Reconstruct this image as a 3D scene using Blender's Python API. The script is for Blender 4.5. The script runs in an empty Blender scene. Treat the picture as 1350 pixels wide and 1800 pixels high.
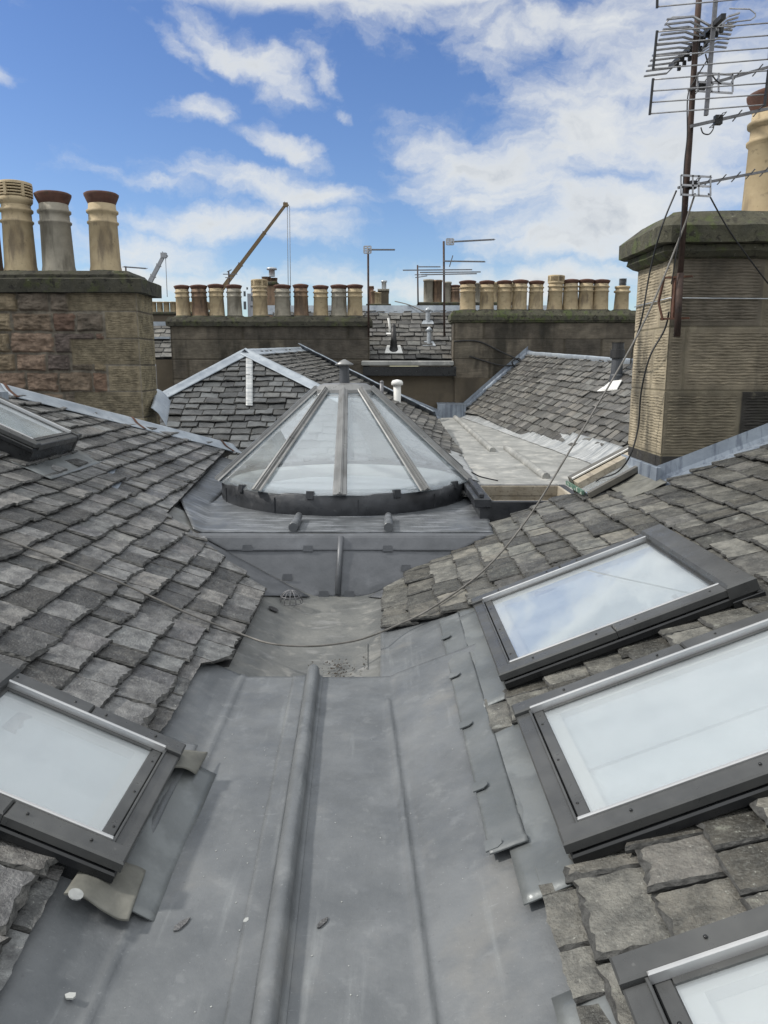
import bpy, math, random
import numpy as np
from mathutils import Vector, Matrix
random.seed(11); rng = np.random.default_rng(7)
S = bpy.context.scene; COL = S.collection
R = math.radians
# ------------------------------------------------------------------ camera
PITCH = math.atan(255/1352); EYE = 1.6
cam = bpy.data.objects.new('camera', bpy.data.cameras.new('camera')); COL.objects.link(cam)
cam.location = (0, 0, EYE); cam.rotation_euler = (math.pi/2-PITCH, 0, 0)
cam.data.sensor_fit = 'VERTICAL'; cam.data.sensor_height = 36; cam.data.lens = 36*1352/1800
cam.data.clip_start = 0.05; cam.data.clip_end = 6000
S.camera = cam
S.view_settings.view_transform = 'Standard'; S.view_settings.look = 'None'
S.view_settings.gamma = 1; S.view_settings.exposure = 0.0
# ------------------------------------------------------------------ sun
SUN_EL, SUN_AZ = 42, -90          # azimuth from +Y (ahead), negative = left
sd = Vector((math.sin(R(SUN_AZ))*math.cos(R(SUN_EL)), math.cos(R(SUN_AZ))*math.cos(R(SUN_EL)), math.sin(R(SUN_EL))))
sl = bpy.data.lights.new('sun', 'SUN'); sl.energy = 3.2; sl.angle = R(4); sl.color = (1, .95, .87)
so = bpy.data.objects.new('sun', sl); COL.objects.link(so); so.location = (0, 0, 30)
so.rotation_euler = sd.to_track_quat('Z', 'Y').to_euler()
# ------------------------------------------------------------------ world: clear blue air with broken cloud
W = bpy.data.worlds.new('World'); S.world = W; W.use_nodes = True
nt = W.node_tree; nt.nodes.clear(); N_, L_ = nt.nodes, nt.links
def nd(t, **k):
    n = N_.new(t)
    for a, v in k.items(): setattr(n, a, v)
    return n
def mth(op, a, b=None, c=None, clamp=False):
    n = nd('ShaderNodeMath', operation=op, use_clamp=clamp)
    for i, v in enumerate((a, b, c)):
        if v is None: continue
        if isinstance(v, (int, float)): n.inputs[i].default_value = v
        else: L_.new(v, n.inputs[i])
    return n.outputs[0]
def mrange(v, a, b, c=0, d=1, t='SMOOTHSTEP'):
    n = nd('ShaderNodeMapRange', interpolation_type=t)
    L_.new(v, n.inputs[0])
    for i, q in enumerate((a, b, c, d)): n.inputs[i+1].default_value = q
    return n.outputs[0]
tc = nd('ShaderNodeTexCoord'); sx = nd('ShaderNodeSeparateXYZ'); L_.new(tc.outputs['Generated'], sx.inputs[0])
az = mth('ARCTAN2', sx.outputs[0], sx.outputs[1]); el = mth('ARCSINE', sx.outputs[2])
ae = nd('ShaderNodeCombineXYZ'); L_.new(az, ae.inputs[0]); L_.new(el, ae.inputs[1])
def noise(vec, scale, detail=6, rough=.55, col=False, dist=0):
    n = nd('ShaderNodeTexNoise'); n.inputs['Scale'].default_value = scale; n.inputs['Detail'].default_value = detail
    n.inputs['Roughness'].default_value = rough; n.inputs['Distortion'].default_value = dist
    L_.new(vec, n.inputs['Vector']); return n.outputs['Color' if col else 'Fac']
wv = nd('ShaderNodeVectorMath', operation='MULTIPLY_ADD')
L_.new(noise(ae.outputs[0], 6, 6, .62, True), wv.inputs[0]); wv.inputs[1].default_value = (.15, .10, 0)
sh = nd('ShaderNodeVectorMath', operation='SUBTRACT'); L_.new(ae.outputs[0], sh.inputs[0]); sh.inputs[1].default_value = (.075, .05, 0)
L_.new(sh.outputs[0], wv.inputs[2]); P = wv.outputs[0]
def px2ae(px, py):
    x = (px-675)/1352; u = (900-py)/1352
    y = math.cos(PITCH)+u*math.sin(PITCH); z = -math.sin(PITCH)+u*math.cos(PITCH)
    return math.atan2(x, y), math.atan2(z, math.hypot(x, y))
#            px   py   rx   ry  rot weight      (cloud centres and extents on the sky, as bearings)
CL = [(430, 100, 170, 52, -30, .95), (330, 90, 80, 26, -35, .6), (350, 200, 85, 28, 0, .8), (490, 262, 120, 34, -17, 1.0), (560, 130, 90, 30, -40, .55),
      (460, 335, 260, 42, -6, .95), (400, 400, 300, 45, 0, 1.0), (230, 440, 220, 50, 0, .9), (15, 135, 50, 26, 0, .8),
      (640, 20, 200, 55, -8, .9), (700, 75, 60, 40, -40, .5), (900, 20, 240, 90, 0, .85), (1010, 230, 340, 150, 18, 1.0), (860, 310, 240, 110, -10, 1.05),
      (1060, 380, 330, 110, 0, 1.1), (1200, 180, 260, 260, 0, 1.05), (960, 420, 220, 60, 0, 1.0), (620, 500, 500, 45, 0, .75), (1150, 60, 240, 140, 0, .85),
      (200, 500, 300, 45, 0, 1.0), (900, 500, 420, 50, 0, 1.0), (300, 330, 160, 26, -5, .6), (600, 195, 36, 18, 0, .7)]
acc = None
for px, py, rx, ry, rot, w in CL:
    a, e = px2ae(px, py); m = nd('ShaderNodeMapping', vector_type='TEXTURE'); L_.new(P, m.inputs[0])
    m.inputs[1].default_value = (a, e, 0); m.inputs[2].default_value = (0, 0, R(rot)); m.inputs[3].default_value = (rx/1352*1.25, ry/1352*1.25, 1)
    ln = nd('ShaderNodeVectorMath', operation='LENGTH'); L_.new(m.outputs[0], ln.inputs[0])
    v = mrange(ln.outputs['Value'], 0, 1, w, 0)
    acc = v if acc is None else mth('MAXIMUM', acc, v)
st = nd('ShaderNodeMapping'); L_.new(P, st.inputs[0]); st.inputs[2].default_value = (0, 0, R(14)); st.inputs[3].default_value = (1, 2.2, 1)
n1 = noise(st.outputs[0], 9, 9, .6)
# behind and overhead, out of view: cloud layer added to brighten surfaces and glass; near the horizon a pale bank
over = mrange(el, .37, .45, 0, 2.8); side = mrange(mth('ABSOLUTE', az), .62, 1.0, 0, 1.7); low = mrange(el, .13, -.02, 0, .35)
acc = mth('ADD', mth('MAXIMUM', mth('MAXIMUM', acc, over), side), low)
dens = mth('ADD', acc, mth('MULTIPLY', mth('SUBTRACT', n1, .5), 1.9))
mask = mrange(dens, .20, 1.12)
thick = mth('MULTIPLY', mrange(dens, .8, 1.7), mth('MULTIPLY', mrange(el, .42, .54, 1, .08), mrange(mth('ABSOLUTE', az), .6, .9, 1, .25)))
sky = nd('ShaderNodeTexSky', sky_type='NISHITA', sun_disc=False, sun_elevation=R(SUN_EL), sun_rotation=R(SUN_AZ))
sky.air_density = 1.0; sky.dust_density = .35; sky.ozone_density = 3.2
hs = nd('ShaderNodeHueSaturation'); hs.inputs['Saturation'].default_value = 1.16; hs.inputs['Value'].default_value = 1.36; hs.inputs['Hue'].default_value = .512
L_.new(sky.outputs[0], hs.inputs['Color'])
lightc = nd('ShaderNodeMix', data_type='RGBA'); L_.new(mth('MULTIPLY', thick, mrange(noise(P, 9, 5, .6), .33, .56)), lightc.inputs[0])
lightc.inputs[6].default_value = (8.0, 8.4, 8.9, 1); lightc.inputs[7].default_value = (3.8, 4.4, 5.5, 1)
hi = nd('ShaderNodeMix', data_type='RGBA', blend_type='MULTIPLY'); hi.inputs[0].default_value = 1; L_.new(lightc.outputs[2], hi.inputs[6])
gain = mth('MULTIPLY', mrange(el, .46, .90, 1, 1.42), mrange(mth('ABSOLUTE', az), 1.0, 1.9, 1, 1.35)); gc = nd('ShaderNodeCombineXYZ'); [L_.new(mth('MULTIPLY', gain, (1, .975, .92)[i]) if i else gain, gc.inputs[i]) for i in range(3)]; L_.new(gc.outputs[0], hi.inputs[7])  # unseen cloud overhead and behind brightened to act as extra light
mx = nd('ShaderNodeMix', data_type='RGBA'); L_.new(mth('MULTIPLY', mask, .93), mx.inputs[0])
L_.new(hs.outputs[0], mx.inputs[6]); L_.new(hi.outputs[2], mx.inputs[7])
bg = nd('ShaderNodeBackground'); bg.inputs[1].default_value = .1; L_.new(mx.outputs[2], bg.inputs[0])
wo = nd('ShaderNodeOutputWorld'); L_.new(bg.outputs[0], wo.inputs[0])

# ================================================================== helpers
def ray(px, py):
    x = (px-675)/1352; u = (900-py)/1352
    y = math.cos(PITCH)+u*math.sin(PITCH); z = -math.sin(PITCH)+u*math.cos(PITCH)
    return x/y, z/y
def at(px, py, Y): a, b = ray(px, py); return Vector((a*Y, Y, EYE+b*Y))
TL, XL, TR, XR = .47, -.73, .40, .10         # pitches and feet of the two long slopes
def zL(x): return TL*(XL-x)
def zR(x): return TR*(x-XR)
def pl(x, y, o=0): return Vector((x-o*.425, y, zL(x)+o*.905)) if False else Vector((x+o*.4253, y, zL(x)+o*.905))
def pr(x, y, o=0): return Vector((x-o*.3714, y, zR(x)+o*.9285))
def onL(px, py, o=0): a, b = ray(px, py); D = (EYE-TL*XL-o)/(-TL*a-b); return Vector((a*D, D, EYE+b*D))
def onR(px, py, o=0): a, b = ray(px, py); D = (EYE+TR*XR-o)/(TR*a-b); return Vector((a*D, D, EYE+b*D))
WL = {}
def tag(o, label=None, cat=None, group=None, kind=None):
    for k, v in (('label', label), ('category', cat), ('group', group), ('kind', kind)):
        if v: o[k] = v
    return o
def thing(name, label, cat, loc=(0, 0, 0), group=None, kind=None, mat=None):
    o = bpy.data.objects.new(name, None); COL.objects.link(o); o.empty_display_size = .1
    if mat is not None: o.matrix_world = mat
    else: o.location = loc
    WL[o.name] = Vector(loc) if mat is None else None
    return tag(o, label, cat, group, kind)
class MB:
    def __init__(s): s.v = []; s.f = []; s.sm = []
    def add(s, vs, fs, smooth=False):
        b = len(s.v); s.v += [tuple(q) for q in vs]; s.f += [tuple(i+b for i in q) for q in fs]; s.sm += [smooth]*len(fs); return s
    def hexa(s, b, t):      # b, t: 4 bottom and 4 top points, same order
        return s.add(list(b)+list(t), [(3, 2, 1, 0), (4, 5, 6, 7), (0, 1, 5, 4), (1, 2, 6, 5), (2, 3, 7, 6), (3, 0, 4, 7)])
    def box(s, c, d, m=None):
        x, y, z = (q/2 for q in d); c = Vector(c)
        p = [Vector(q) for q in ((-x, -y, -z), (x, -y, -z), (x, y, -z), (-x, y, -z), (-x, -y, z), (x, -y, z), (x, y, z), (-x, y, z))]
        if m: p = [m @ q for q in p]
        p = [q+c for q in p]; return s.hexa(p[:4], p[4:])
    def bbox(s, a, b, ch=0):   # axis box from min to max with optional bevel
        if ch <= 0: return s.box([(i+j)/2 for i, j in zip(a, b)], [abs(j-i) for i, j in zip(a, b)])
        x0, y0, z0 = a; x1, y1, z1 = b
        def ring(i, z): return [(x0+i, y0+i, z), (x1-i, y0+i, z), (x1-i, y1-i, z), (x0+i, y1-i, z)]
        rs = [ring(ch, z0), ring(0, z0+ch), ring(0, z1-ch), ring(ch, z1)]
        vs = sum(rs, []); fs = [(3, 2, 1, 0), (12, 13, 14, 15)]
        for k in range(3):
            for i in range(4): fs.append((k*4+i, k*4+(i+1) % 4, k*4+4+(i+1) % 4, k*4+4+i))
        return s.add(vs, fs)
    def bar(s, a, b, w, h=None, up=(0, 0, 1)):
        a, b = Vector(a), Vector(b); h = h or w; d = (b-a).normalized(); up = Vector(up)
        if abs(d.dot(up)) > .98: up = Vector((1, 0, 0))
        x = d.cross(up).normalized(); z = x.cross(d)
        o = [x*(i*w/2)+z*(j*h/2) for i, j in ((-1, -1), (1, -1), (1, 1), (-1, 1))]
        return s.hexa([a+q for q in o], [b+q for q in o])
    def tube(s, pts, r, n=8, cap=True, smooth=True):
        pts = [Vector(p) for p in pts]; rs = r if isinstance(r, (list, tuple)) else [r]*len(pts)
        vs = []; u = None
        for i, p in enumerate(pts):
            d = (pts[min(i+1, len(pts)-1)]-pts[max(i-1, 0)]).normalized()
            if u is None: u = d.orthogonal().normalized()
            u = (u-d*u.dot(d)).normalized(); w = d.cross(u)
            vs += [p+(u*math.cos(2*math.pi*k/n)+w*math.sin(2*math.pi*k/n))*rs[i] for k in range(n)]
        fs = [(i*n+k, i*n+(k+1) % n, (i+1)*n+(k+1) % n, (i+1)*n+k) for i in range(len(pts)-1) for k in range(n)]
        s.add(vs, fs, smooth)
        if cap: b = len(s.v)-len(vs); s.f += [tuple(b+k for k in range(n))[::-1], tuple(b+(len(pts)-1)*n+k for k in range(n))]; s.sm += [False]*2
        return s
    def lathe(s, prof, n=24, c=(0, 0, 0), smooth=True, capt=True, ph=0):
        c = Vector(c); vs = [c+Vector((r*math.cos(2*math.pi*k/n+ph), r*math.sin(2*math.pi*k/n+ph), z)) for r, z in prof for k in range(n)]
        fs = [(i*n+k, i*n+(k+1) % n, (i+1)*n+(k+1) % n, (i+1)*n+k) for i in range(len(prof)-1) for k in range(n)]
        s.add(vs, fs, smooth)
        if capt: b = len(s.v)-n; s.f.append(tuple(b+k for k in range(n))); s.sm.append(False)
        return s
    def slab(s, pts, t, nrm=None):   # polygon extruded by t against its normal
        pts = [Vector(p) for p in pts]
        if nrm is None:
            nrm = Vector((0, 0, 0))
            for i in range(len(pts)): nrm += pts[i].cross(pts[(i+1) % len(pts)])
            nrm = nrm.normalized()
            if nrm.z < 0: nrm = -nrm
        n = len(pts); lo = [p-nrm*t for p in pts]
        return s.add(pts+lo, [tuple(range(n)), tuple(range(2*n-1, n-1, -1))]+[(i, (i+1) % n, n+(i+1) % n, n+i) for i in range(n)])
    def grid(s, fn, nu, nv, smooth=True, t=0):   # fn(u,v) in 0..1
        vs = [Vector(fn(i/nu, j/nv)) for j in range(nv+1) for i in range(nu+1)]
        fs = [(j*(nu+1)+i, j*(nu+1)+i+1, (j+1)*(nu+1)+i+1, (j+1)*(nu+1)+i) for j in range(nv) for i in range(nu)]
        s.add(vs, fs, smooth)
        if t:
            lo = [v-Vector((0, 0, t)) for v in vs]; b = len(s.v); top = b-len(vs); s.v += [tuple(q) for q in lo]
            bd = [i for i in range(nu+1)]+[j*(nu+1)+nu for j in range(1, nv+1)]+[nv*(nu+1)+i for i in range(nu-1, -1, -1)]+[j*(nu+1) for j in range(nv-1, 0, -1)]
            for k in range(len(bd)):
                a, c = bd[k], bd[(k+1) % len(bd)]; s.f.append((top+a, b+a, b+c, top+c)); s.sm.append(False)
            s.f += [tuple(b+i for i in q)[::-1] for q in fs]; s.sm += [smooth]*len(fs)
        return s
    def build(s, name, mat, parent=None, local=False, smooth=None):
        off = Vector((0, 0, 0))
        if parent is not None and not local and WL.get(parent.name) is not None: off = WL[parent.name]
        me = bpy.data.meshes.new(name); me.from_pydata([(a-off.x, b-off.y, c-off.z) for a, b, c in s.v], [], s.f)
        me.polygons.foreach_set('use_smooth', s.sm if smooth is None else [smooth]*len(s.f)); me.materials.append(mat); me.update()
        o = bpy.data.objects.new(name, me); COL.objects.link(o)
        if parent is not None: o.parent = parent
        WL[o.name] = off
        return o
def copy_tree(o, parent=None):
    c = o.copy(); COL.objects.link(c)
    if parent is not None: c.parent = parent
    for ch in list(o.children): copy_tree(ch, c)
    return c
# ---- numpy noise
def vnoise(x, y, seed):
    g = np.random.default_rng(seed).random((67, 67)); xi = np.floor(x).astype(int); yi = np.floor(y).astype(int)
    fx = x-xi; fy = y-yi; fx = fx*fx*(3-2*fx); fy = fy*fy*(3-2*fy); a, b = xi % 66, yi % 66
    return (g[a, b]*(1-fx)+g[a+1, b]*fx)*(1-fy)+(g[a, b+1]*(1-fx)+g[a+1, b+1]*fx)*fy
def fbm(x, y, seed, o=4, g=.5):
    r = 0; a = 1; t = 0
    for k in range(o): r = r+a*vnoise(x*2**k, y*2**k, seed+k); t += a; a *= g
    return r/t-.5
def n1d(x, y, seed=3, o=3): return float(fbm(np.array([x+40.]), np.array([y+40.]), seed, o)[0])

# ================================================================== materials
def mat(name, c1, c2, scale=6, rough=.7, metal=0., bump=.25, bscale=60, bd=.004, island=0., stretch=(1, 1, 1), spots=None, streak=None, attr=None, rvar=.12, spec=.5, coat=0., detail=8, fine=.3):
    m = bpy.data.materials.new(name); m.use_nodes = True; t = m.node_tree; n = t.nodes; l = t.links; b = n['Principled BSDF']
    def mk(ty, **k):
        q = n.new(ty)
        for a, v in k.items(): setattr(q, a, v)
        return q
    tc = mk('ShaderNodeTexCoord'); mp = mk('ShaderNodeMapping'); mp.inputs[3].default_value = stretch; l.new(tc.outputs['Object'], mp.inputs[0])
    vec = mp.outputs[0]; geo = mk('ShaderNodeNewGeometry')
    if island:
        add = mk('ShaderNodeVectorMath', operation='MULTIPLY_ADD'); l.new(geo.outputs['Random Per Island'], add.inputs[0]); add.inputs[1].default_value = (37, 23, 11); l.new(vec, add.inputs[2]); vec = add.outputs[0]
    def nz(sc, de=detail, ro=.6, v=None):
        q = mk('ShaderNodeTexNoise'); q.inputs['Scale'].default_value = sc; q.inputs['Detail'].default_value = de; q.inputs['Roughness'].default_value = ro; l.new(v or vec, q.inputs['Vector']); return q.outputs['Fac']
    def mr(v, a, b_, c=0, d=1):
        q = mk('ShaderNodeMapRange', interpolation_type='SMOOTHSTEP'); l.new(v, q.inputs[0])
        for i, w in enumerate((a, b_, c, d)): q.inputs[i+1].default_value = w
        return q.outputs[0]
    def mixc(f, a, b_, bt='MIX'):
        q = mk('ShaderNodeMix', data_type='RGBA', blend_type=bt)
        for i, w in ((0, f), (6, a), (7, b_)):
            if hasattr(w, 'links') or hasattr(w, 'is_linked'): l.new(w, q.inputs[i])
            elif i == 0: q.inputs[0].default_value = w
            else: q.inputs[i].default_value = (*w, 1)
        return q.outputs[2]
    f = nz(scale); col = mixc(mr(f, .3, .7), c1, c2)
    if attr:
        at_ = mk('ShaderNodeAttribute', attribute_name='Col'); col = mixc(1, at_.outputs['Color'], mixc(mr(f, .3, .7), (attr[0],)*3, (attr[1],)*3), 'MULTIPLY')
    if island:
        hv = mk('ShaderNodeHueSaturation'); l.new(col, hv.inputs['Color']); l.new(mr(geo.outputs['Random Per Island'], 0, 1, 1-island, 1+island*1.3), hv.inputs['Value'])
        wn = mk('ShaderNodeTexWhiteNoise', noise_dimensions='1D'); l.new(geo.outputs['Random Per Island'], wn.inputs['W'])
        col = mixc(mr(wn.outputs['Value'], .55, 1, 0, .55), hv.outputs[0], mixc(1, hv.outputs[0], (1.08, 1.01, .92), 'MULTIPLY'))
        wn2 = mk('ShaderNodeTexWhiteNoise', noise_dimensions='1D'); l.new(mr(geo.outputs['Random Per Island'], 0, 1, 3, 9), wn2.inputs['W'])
        col = mixc(mr(wn2.outputs['Value'], .80, .97, 0, .6), col, mixc(1, col, (1.22, 1.27, 1.27), 'MULTIPLY'))
        col = mixc(mr(wn2.outputs['Value'], .16, .02, 0, .5), col, mixc(1, col, (.62, .62, .7), 'MULTIPLY'))
    for sp in (spots or []):      # (scale, lo, hi, colour, amount)
        col = mixc(mr(nz(sp[0], 4, .62, vec), sp[1], sp[2], 0, sp[4]), col, sp[3])
    for streak_ in (streak if isinstance(streak, list) else [streak] if streak else []):      # (scale xyz, lo, hi, colour, amount)
        streak = streak_; m2 = mk('ShaderNodeMapping'); m2.inputs[3].default_value = streak[0]; l.new(tc.outputs['Object'], m2.inputs[0])
        col = mixc(mr(nz(1, 6, .6, m2.outputs[0]), streak[1], streak[2], 0, streak[4]), col, streak[3])
    l.new(col, b.inputs['Base Color']); l.new(mr(nz(scale*2.3, 5), .3, .7, max(rough-rvar, .03), min(rough+rvar, 1)), b.inputs['Roughness'])
    b.inputs['Metallic'].default_value = metal; b.inputs['Specular IOR Level'].default_value = spec
    if coat: b.inputs['Coat Weight'].default_value = coat; b.inputs['Coat Roughness'].default_value = .05
    if bump:
        bp = mk('ShaderNodeBump'); bp.inputs['Strength'].default_value = bump; bp.inputs['Distance'].default_value = bd
        hsum = mk('ShaderNodeMath', operation='MULTIPLY_ADD'); l.new(nz(bscale*6, 4, .6), hsum.inputs[0]); hsum.inputs[1].default_value = fine; l.new(nz(bscale, 8, .65), hsum.inputs[2]); l.new(hsum.outputs[0], bp.inputs['Height']); l.new(bp.outputs[0], b.inputs['Normal'])
    return m
LICH = (.34, .36, .33)
SL = dict(rough=.50, bump=1.0, bscale=16, bd=.014, rvar=.16, spec=.45, fine=.6)
M = {}
M['slateL'] = mat('slate_weathered', (0.050, 0.050, 0.051), (0.138, 0.138, 0.137), 13, island=.55, spots=[(95, .50, .68, (.20, .205, .20), .35), (50, .52, .70, (.045, .045, .048), .4), (26, .60, .74, (.24, .245, .23), .5), (75, .64, .72, (.42, .43, .40), .65)], stretch=(1, 1, 1), **SL)
M['slateR'] = mat('slate_greenish', (0.050, 0.050, 0.046), (0.142, 0.138, 0.123), 12, island=.48, spots=[(95, .50, .68, (.20, .205, .19), .35), (50, .52, .70, (.045, .046, .045), .4), (24, .6, .74, (.25, .26, .22), .5), (70, .64, .72, (.42, .43, .39), .6), (8, .66, .74, (.30, .31, .29), .5)], **SL)
M['slateF'] = mat('slate_far', (.065, .064, .06), (.13, .125, .115), 5, island=.38, **SL)
M['slateD'] = mat('slate_dark', (.05, .054, .058), (.10, .105, .108), 6, island=.42, spots=[(12, .6, .75, (.17, .19, .2), .5)], **SL)
M['edge'] = mat('slate_broken_edge_shaded', (.035, .035, .034), (.10, .10, .096), 35, .75, 0, 1, 60, .01, stretch=(1, 1, 3))  # broken edges, coloured darker to paint shade in the gaps too
M['deck'] = mat('roof_felt', (.008, .008, .008), (.014, .014, .014), 5)
M['lead'] = mat('lead_gutter', (.100, .108, .116), (.156, .165, .173), 3.0, .47, .15, .35, 8, .014, fine=.2, spots=[(5, .50, .72, (.22, .23, .24), .3), (2.5, .56, .72, (.19, .182, .165), .4), (11, .58, .70, (.25, .26, .265), .25), (40, .67, .75, (.30, .31, .32), .3), (110, .66, .74, (.34, .35, .35), .5), (60, .68, .74, (.08, .08, .085), .5)], streak=[((14, 1.3, 9), .56, .74, (.28, .295, .30), .35), ((6, 60, 30), .64, .74, (.29, .30, .305), .3), ((45, 30, 30), .66, .73, (.08, .083, .085), .4)])
M['leadS'] = mat('lead_sump', (.105, .11, .11), (.17, .172, .165), 5, .6, .15, .4, 20, .008, spots=[(9, .55, .7, (.25, .245, .23), .6)], streak=((4, 12, 9), .55, .7, (.27, .27, .27), .5))
M['leadQ'] = mat('lead_plain_dark', (.082, .088, .098), (.125, .132, .146), 3, .45, .2, .3, 8, .01, spots=[(5, .54, .74, (.16, .168, .185), .5), (3, .55, .7, (.065, .07, .08), .5)])
M['leadP'] = mat('lead_dark_patina', (.088, .095, .104), (.150, .160, .172), 3.5, .45, .2, .3, 8, .01, spots=[(6, .52, .75, (.24, .25, .275), .55), (3, .56, .7, (.075, .08, .1), .5)], streak=((2.5, 16, 6), .50, .68, (.33, .35, .38), .6))
M['leadB'] = mat('lead_bright', (.25, .285, .33), (.38, .42, .46), 4, .5, .25, .3, 12, .008, spots=[(7, .58, .7, (.18, .21, .26), .6), (30, .66, .74, (.5, .52, .54), .5)])
M['leadV'] = mat('lead_flashing_streaked', (.17, .20, .245), (.27, .31, .36), 4, .55, .2, .3, 12, .008, streak=((22, 22, 1.2), .5, .64, (.09, .11, .15), .65))
M['leadK'] = mat('lead_dark_strip', (.095, .105, .11), (.15, .16, .165), 4, .5, .15, .35, 8, .01, spots=[(9, .56, .72, (.22, .23, .235), .5)])
M['leadG'] = mat('lead_pale_soaker', (.115, .125, .128), (.175, .187, .190), 3, .42, .35, .3, 8, .01, spots=[(5, .55, .7, (.24, .255, .255), .5), (30, .68, .76, (.4, .4, .4), .4)])
M['leadO'] = mat('weathered_flap', (.105, .105, .092), (.175, .173, .152), 9, .7, 0, .3, 30)
M['leadW'] = mat('lead_whitened', (.34, .35, .35), (.52, .53, .53), 5, .5, .3, .4, 15, .008, streak=((3, 34, 3), .46, .58, (.17, .19, .21), .7))
M['leadC'] = mat('lead_chalky', (.20, .203, .195), (.32, .322, .31), 2.5, .7, 0, .3, 25, .006, spots=[(5, .52, .66, (.42, .41, .38), .6), (9, .6, .7, (.15, .15, .14), .5)], streak=((14, 2, 5), .58, .7, (.14, .14, .13), .4))
M['kerb'] = mat('kerb_black_lead', (.022, .024, .028), (.045, .048, .055), 5, .38, .2, .35, 9, .01, spots=[(9, .62, .74, (.09, .095, .1), .5)])
M['barm'] = mat('glazing_bar_metal', (.18, .182, .182), (.27, .272, .27), 4, .38, .35, .1, 30, .002, spots=[(9, .58, .72, (.14, .13, .125), .5)])
M['mast'] = mat('mast_rusty', (.028, .02, .018), (.075, .045, .035), 8, .7, .3, .3, 60)
M['rust'] = mat('rust', (.06, .028, .018), (.12, .052, .03), 10, .85, 0, .5, 50)
M['alu'] = mat('aerial_aluminium', (.30, .30, .31), (.42, .42, .43), 20, .4, .7, .05)
M['alud'] = mat('aerial_aluminium_weathered', (.13, .13, .14), (.2, .2, .21), 20, .5, .4, .05)
M['blk'] = mat('black_plastic', (.012, .012, .013), (.025, .025, .026), 10, .5, 0, .05)
M['cable'] = mat('cable_grey', (.10, .095, .085), (.17, .16, .15), 20, .6, 0, .1)
M['frame'] = mat('window_cladding_grey', (.062, .064, .065), (.087, .089, .089), 6, .36, .3, .06, 60, .001, spots=[(50, .7, .76, (.2, .2, .19), .35), (4, .5, .8, (.13, .13, .125), .4)])
M['curb'] = mat('window_curb_dark', (.009, .010, .011), (.018, .019, .021), 7, .33, .1, .15, 20, .003, spots=[(40, .7, .76, (.1, .1, .1), .35)])
M['chrome'] = mat('bright_trim', (.42, .43, .44), (.52, .52, .52), 3, .38, .6, 0, rvar=.05)
M['blind'] = mat('white_reveal', (.47, .495, .51), (.54, .56, .57), 2, .9, 0, 0)
M['blind2'] = mat('grey_reveal', (.74, .76, .77), (.80, .82, .82), 2, .9, 0, 0)
M['blindw'] = mat('cream_reveal', (.50, .47, .43), (.58, .54, .49), 2, .9, 0, 0)
M['laylight'] = mat('obscured_laylight', (.30, .335, .36), (.38, .41, .43), 1.5, .5, 0, 0, rvar=.1)
M['drum'] = mat('dome_plaster', (.44, .46, .46), (.52, .53, .53), 3, .85, 0, 0)
M['blind3'] = mat('half_drawn_blind', (.40, .43, .45), (.46, .48, .50), 2, .9, 0, 0)
M['timber'] = mat('weathered_timber', (.27, .23, .17), (.42, .38, .31), 4, .8, 0, .4, 40, .004, streak=((40, 3, 40), .52, .68, (.13, .11, .09), .6))
M['cladd'] = mat('olive_cladding', (.10, .095, .08), (.15, .14, .12), 6, .5, .1, .1)
M['green'] = mat('green_paint_flaking', (.05, .12, .085), (.10, .18, .135), 12, .6, 0, .3, 40, spots=[(30, .55, .62, (.5, .5, .45), .9)])
M['rubble'] = mat('rubble_stone', (.1, .1, .1), (.1, .1, .1), 11, .93, 0, .8, 45, .012, attr=(.62, 1.25), spots=[(3.5, .58, .75, (.035, .03, .025), .6), (30, .68, .78, (.22, .21, .18), .4)])
M['ashlar'] = mat('droved_sandstone', (.1, .1, .1), (.1, .1, .1), 5, .93, 0, .5, 90, .004, attr=(.7, 1.2), streak=((2.6, 2.6, .7), .52, .70, (.035, .033, .026), .8), spots=[(9, .62, .75, (.28, .25, .18), .4)])
M['ashlarF'] = mat('sooty_ashlar', (.1, .1, .1), (.1, .1, .1), 4, .93, 0, .5, 40, .01, attr=(.65, 1.2), streak=((1.6, 1.6, .45), .48, .66, (.022, .020, .015), .85))
M['cope'] = mat('mossy_cope', (.05, .05, .036), (.105, .10, .066), 5, .95, 0, .8, 25, .02, spots=[(6, .5, .62, (.075, .10, .025), .65), (5, .52, .64, (.02, .018, .014), .8), (18, .56, .66, (.02, .018, .014), .85), (22, .64, .72, (.28, .28, .22), .5)])
M['copeD'] = mat('sooty_cope', (.028, .027, .020), (.06, .057, .04), 4, .95, 0, .8, 20, .02, spots=[(5, .52, .64, (.055, .065, .02), .6), (12, .55, .64, (.012, .011, .009), .8), (15, .66, .74, (.25, .24, .2), .5)])
M['render'] = mat('brown_render', (.085, .07, .05), (.135, .11, .078), 1.2, .93, 0, .4, 20, .01, streak=((1.2, 1.2, .5), .5, .7, (.04, .034, .026), .7))
M['buff'] = mat('pot_buff_clay', (.36, .28, .17), (.48, .39, .25), 4, .8, 0, .25, 30, .004, streak=((6, 6, 1.2), .5, .7, (.14, .11, .08), .75), spots=[(40, .68, .76, (.12, .09, .06), .6), (3, .52, .68, (.22, .17, .11), .6), (12, .60, .70, (.13, .105, .075), .5)])
M['grey'] = mat('pot_grey_clay', (.24, .22, .18), (.36, .33, .27), 4, .85, 0, .25, 30, .004, streak=((7, 7, 1.0), .5, .68, (.10, .09, .07), .75))
M['brown'] = mat('pot_brown_clay', (.17, .11, .075), (.28, .19, .12), 4, .85, 0, .25, 30, .004, streak=((7, 7, 1.0), .45, .66, (.06, .045, .035), .8))
M['terra'] = mat('pot_terracotta', (.065, .032, .024), (.125, .058, .040), 6, .85, 0, .3, 30, .004, spots=[(12, .55, .7, (.06, .045, .03), .7)])
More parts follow.
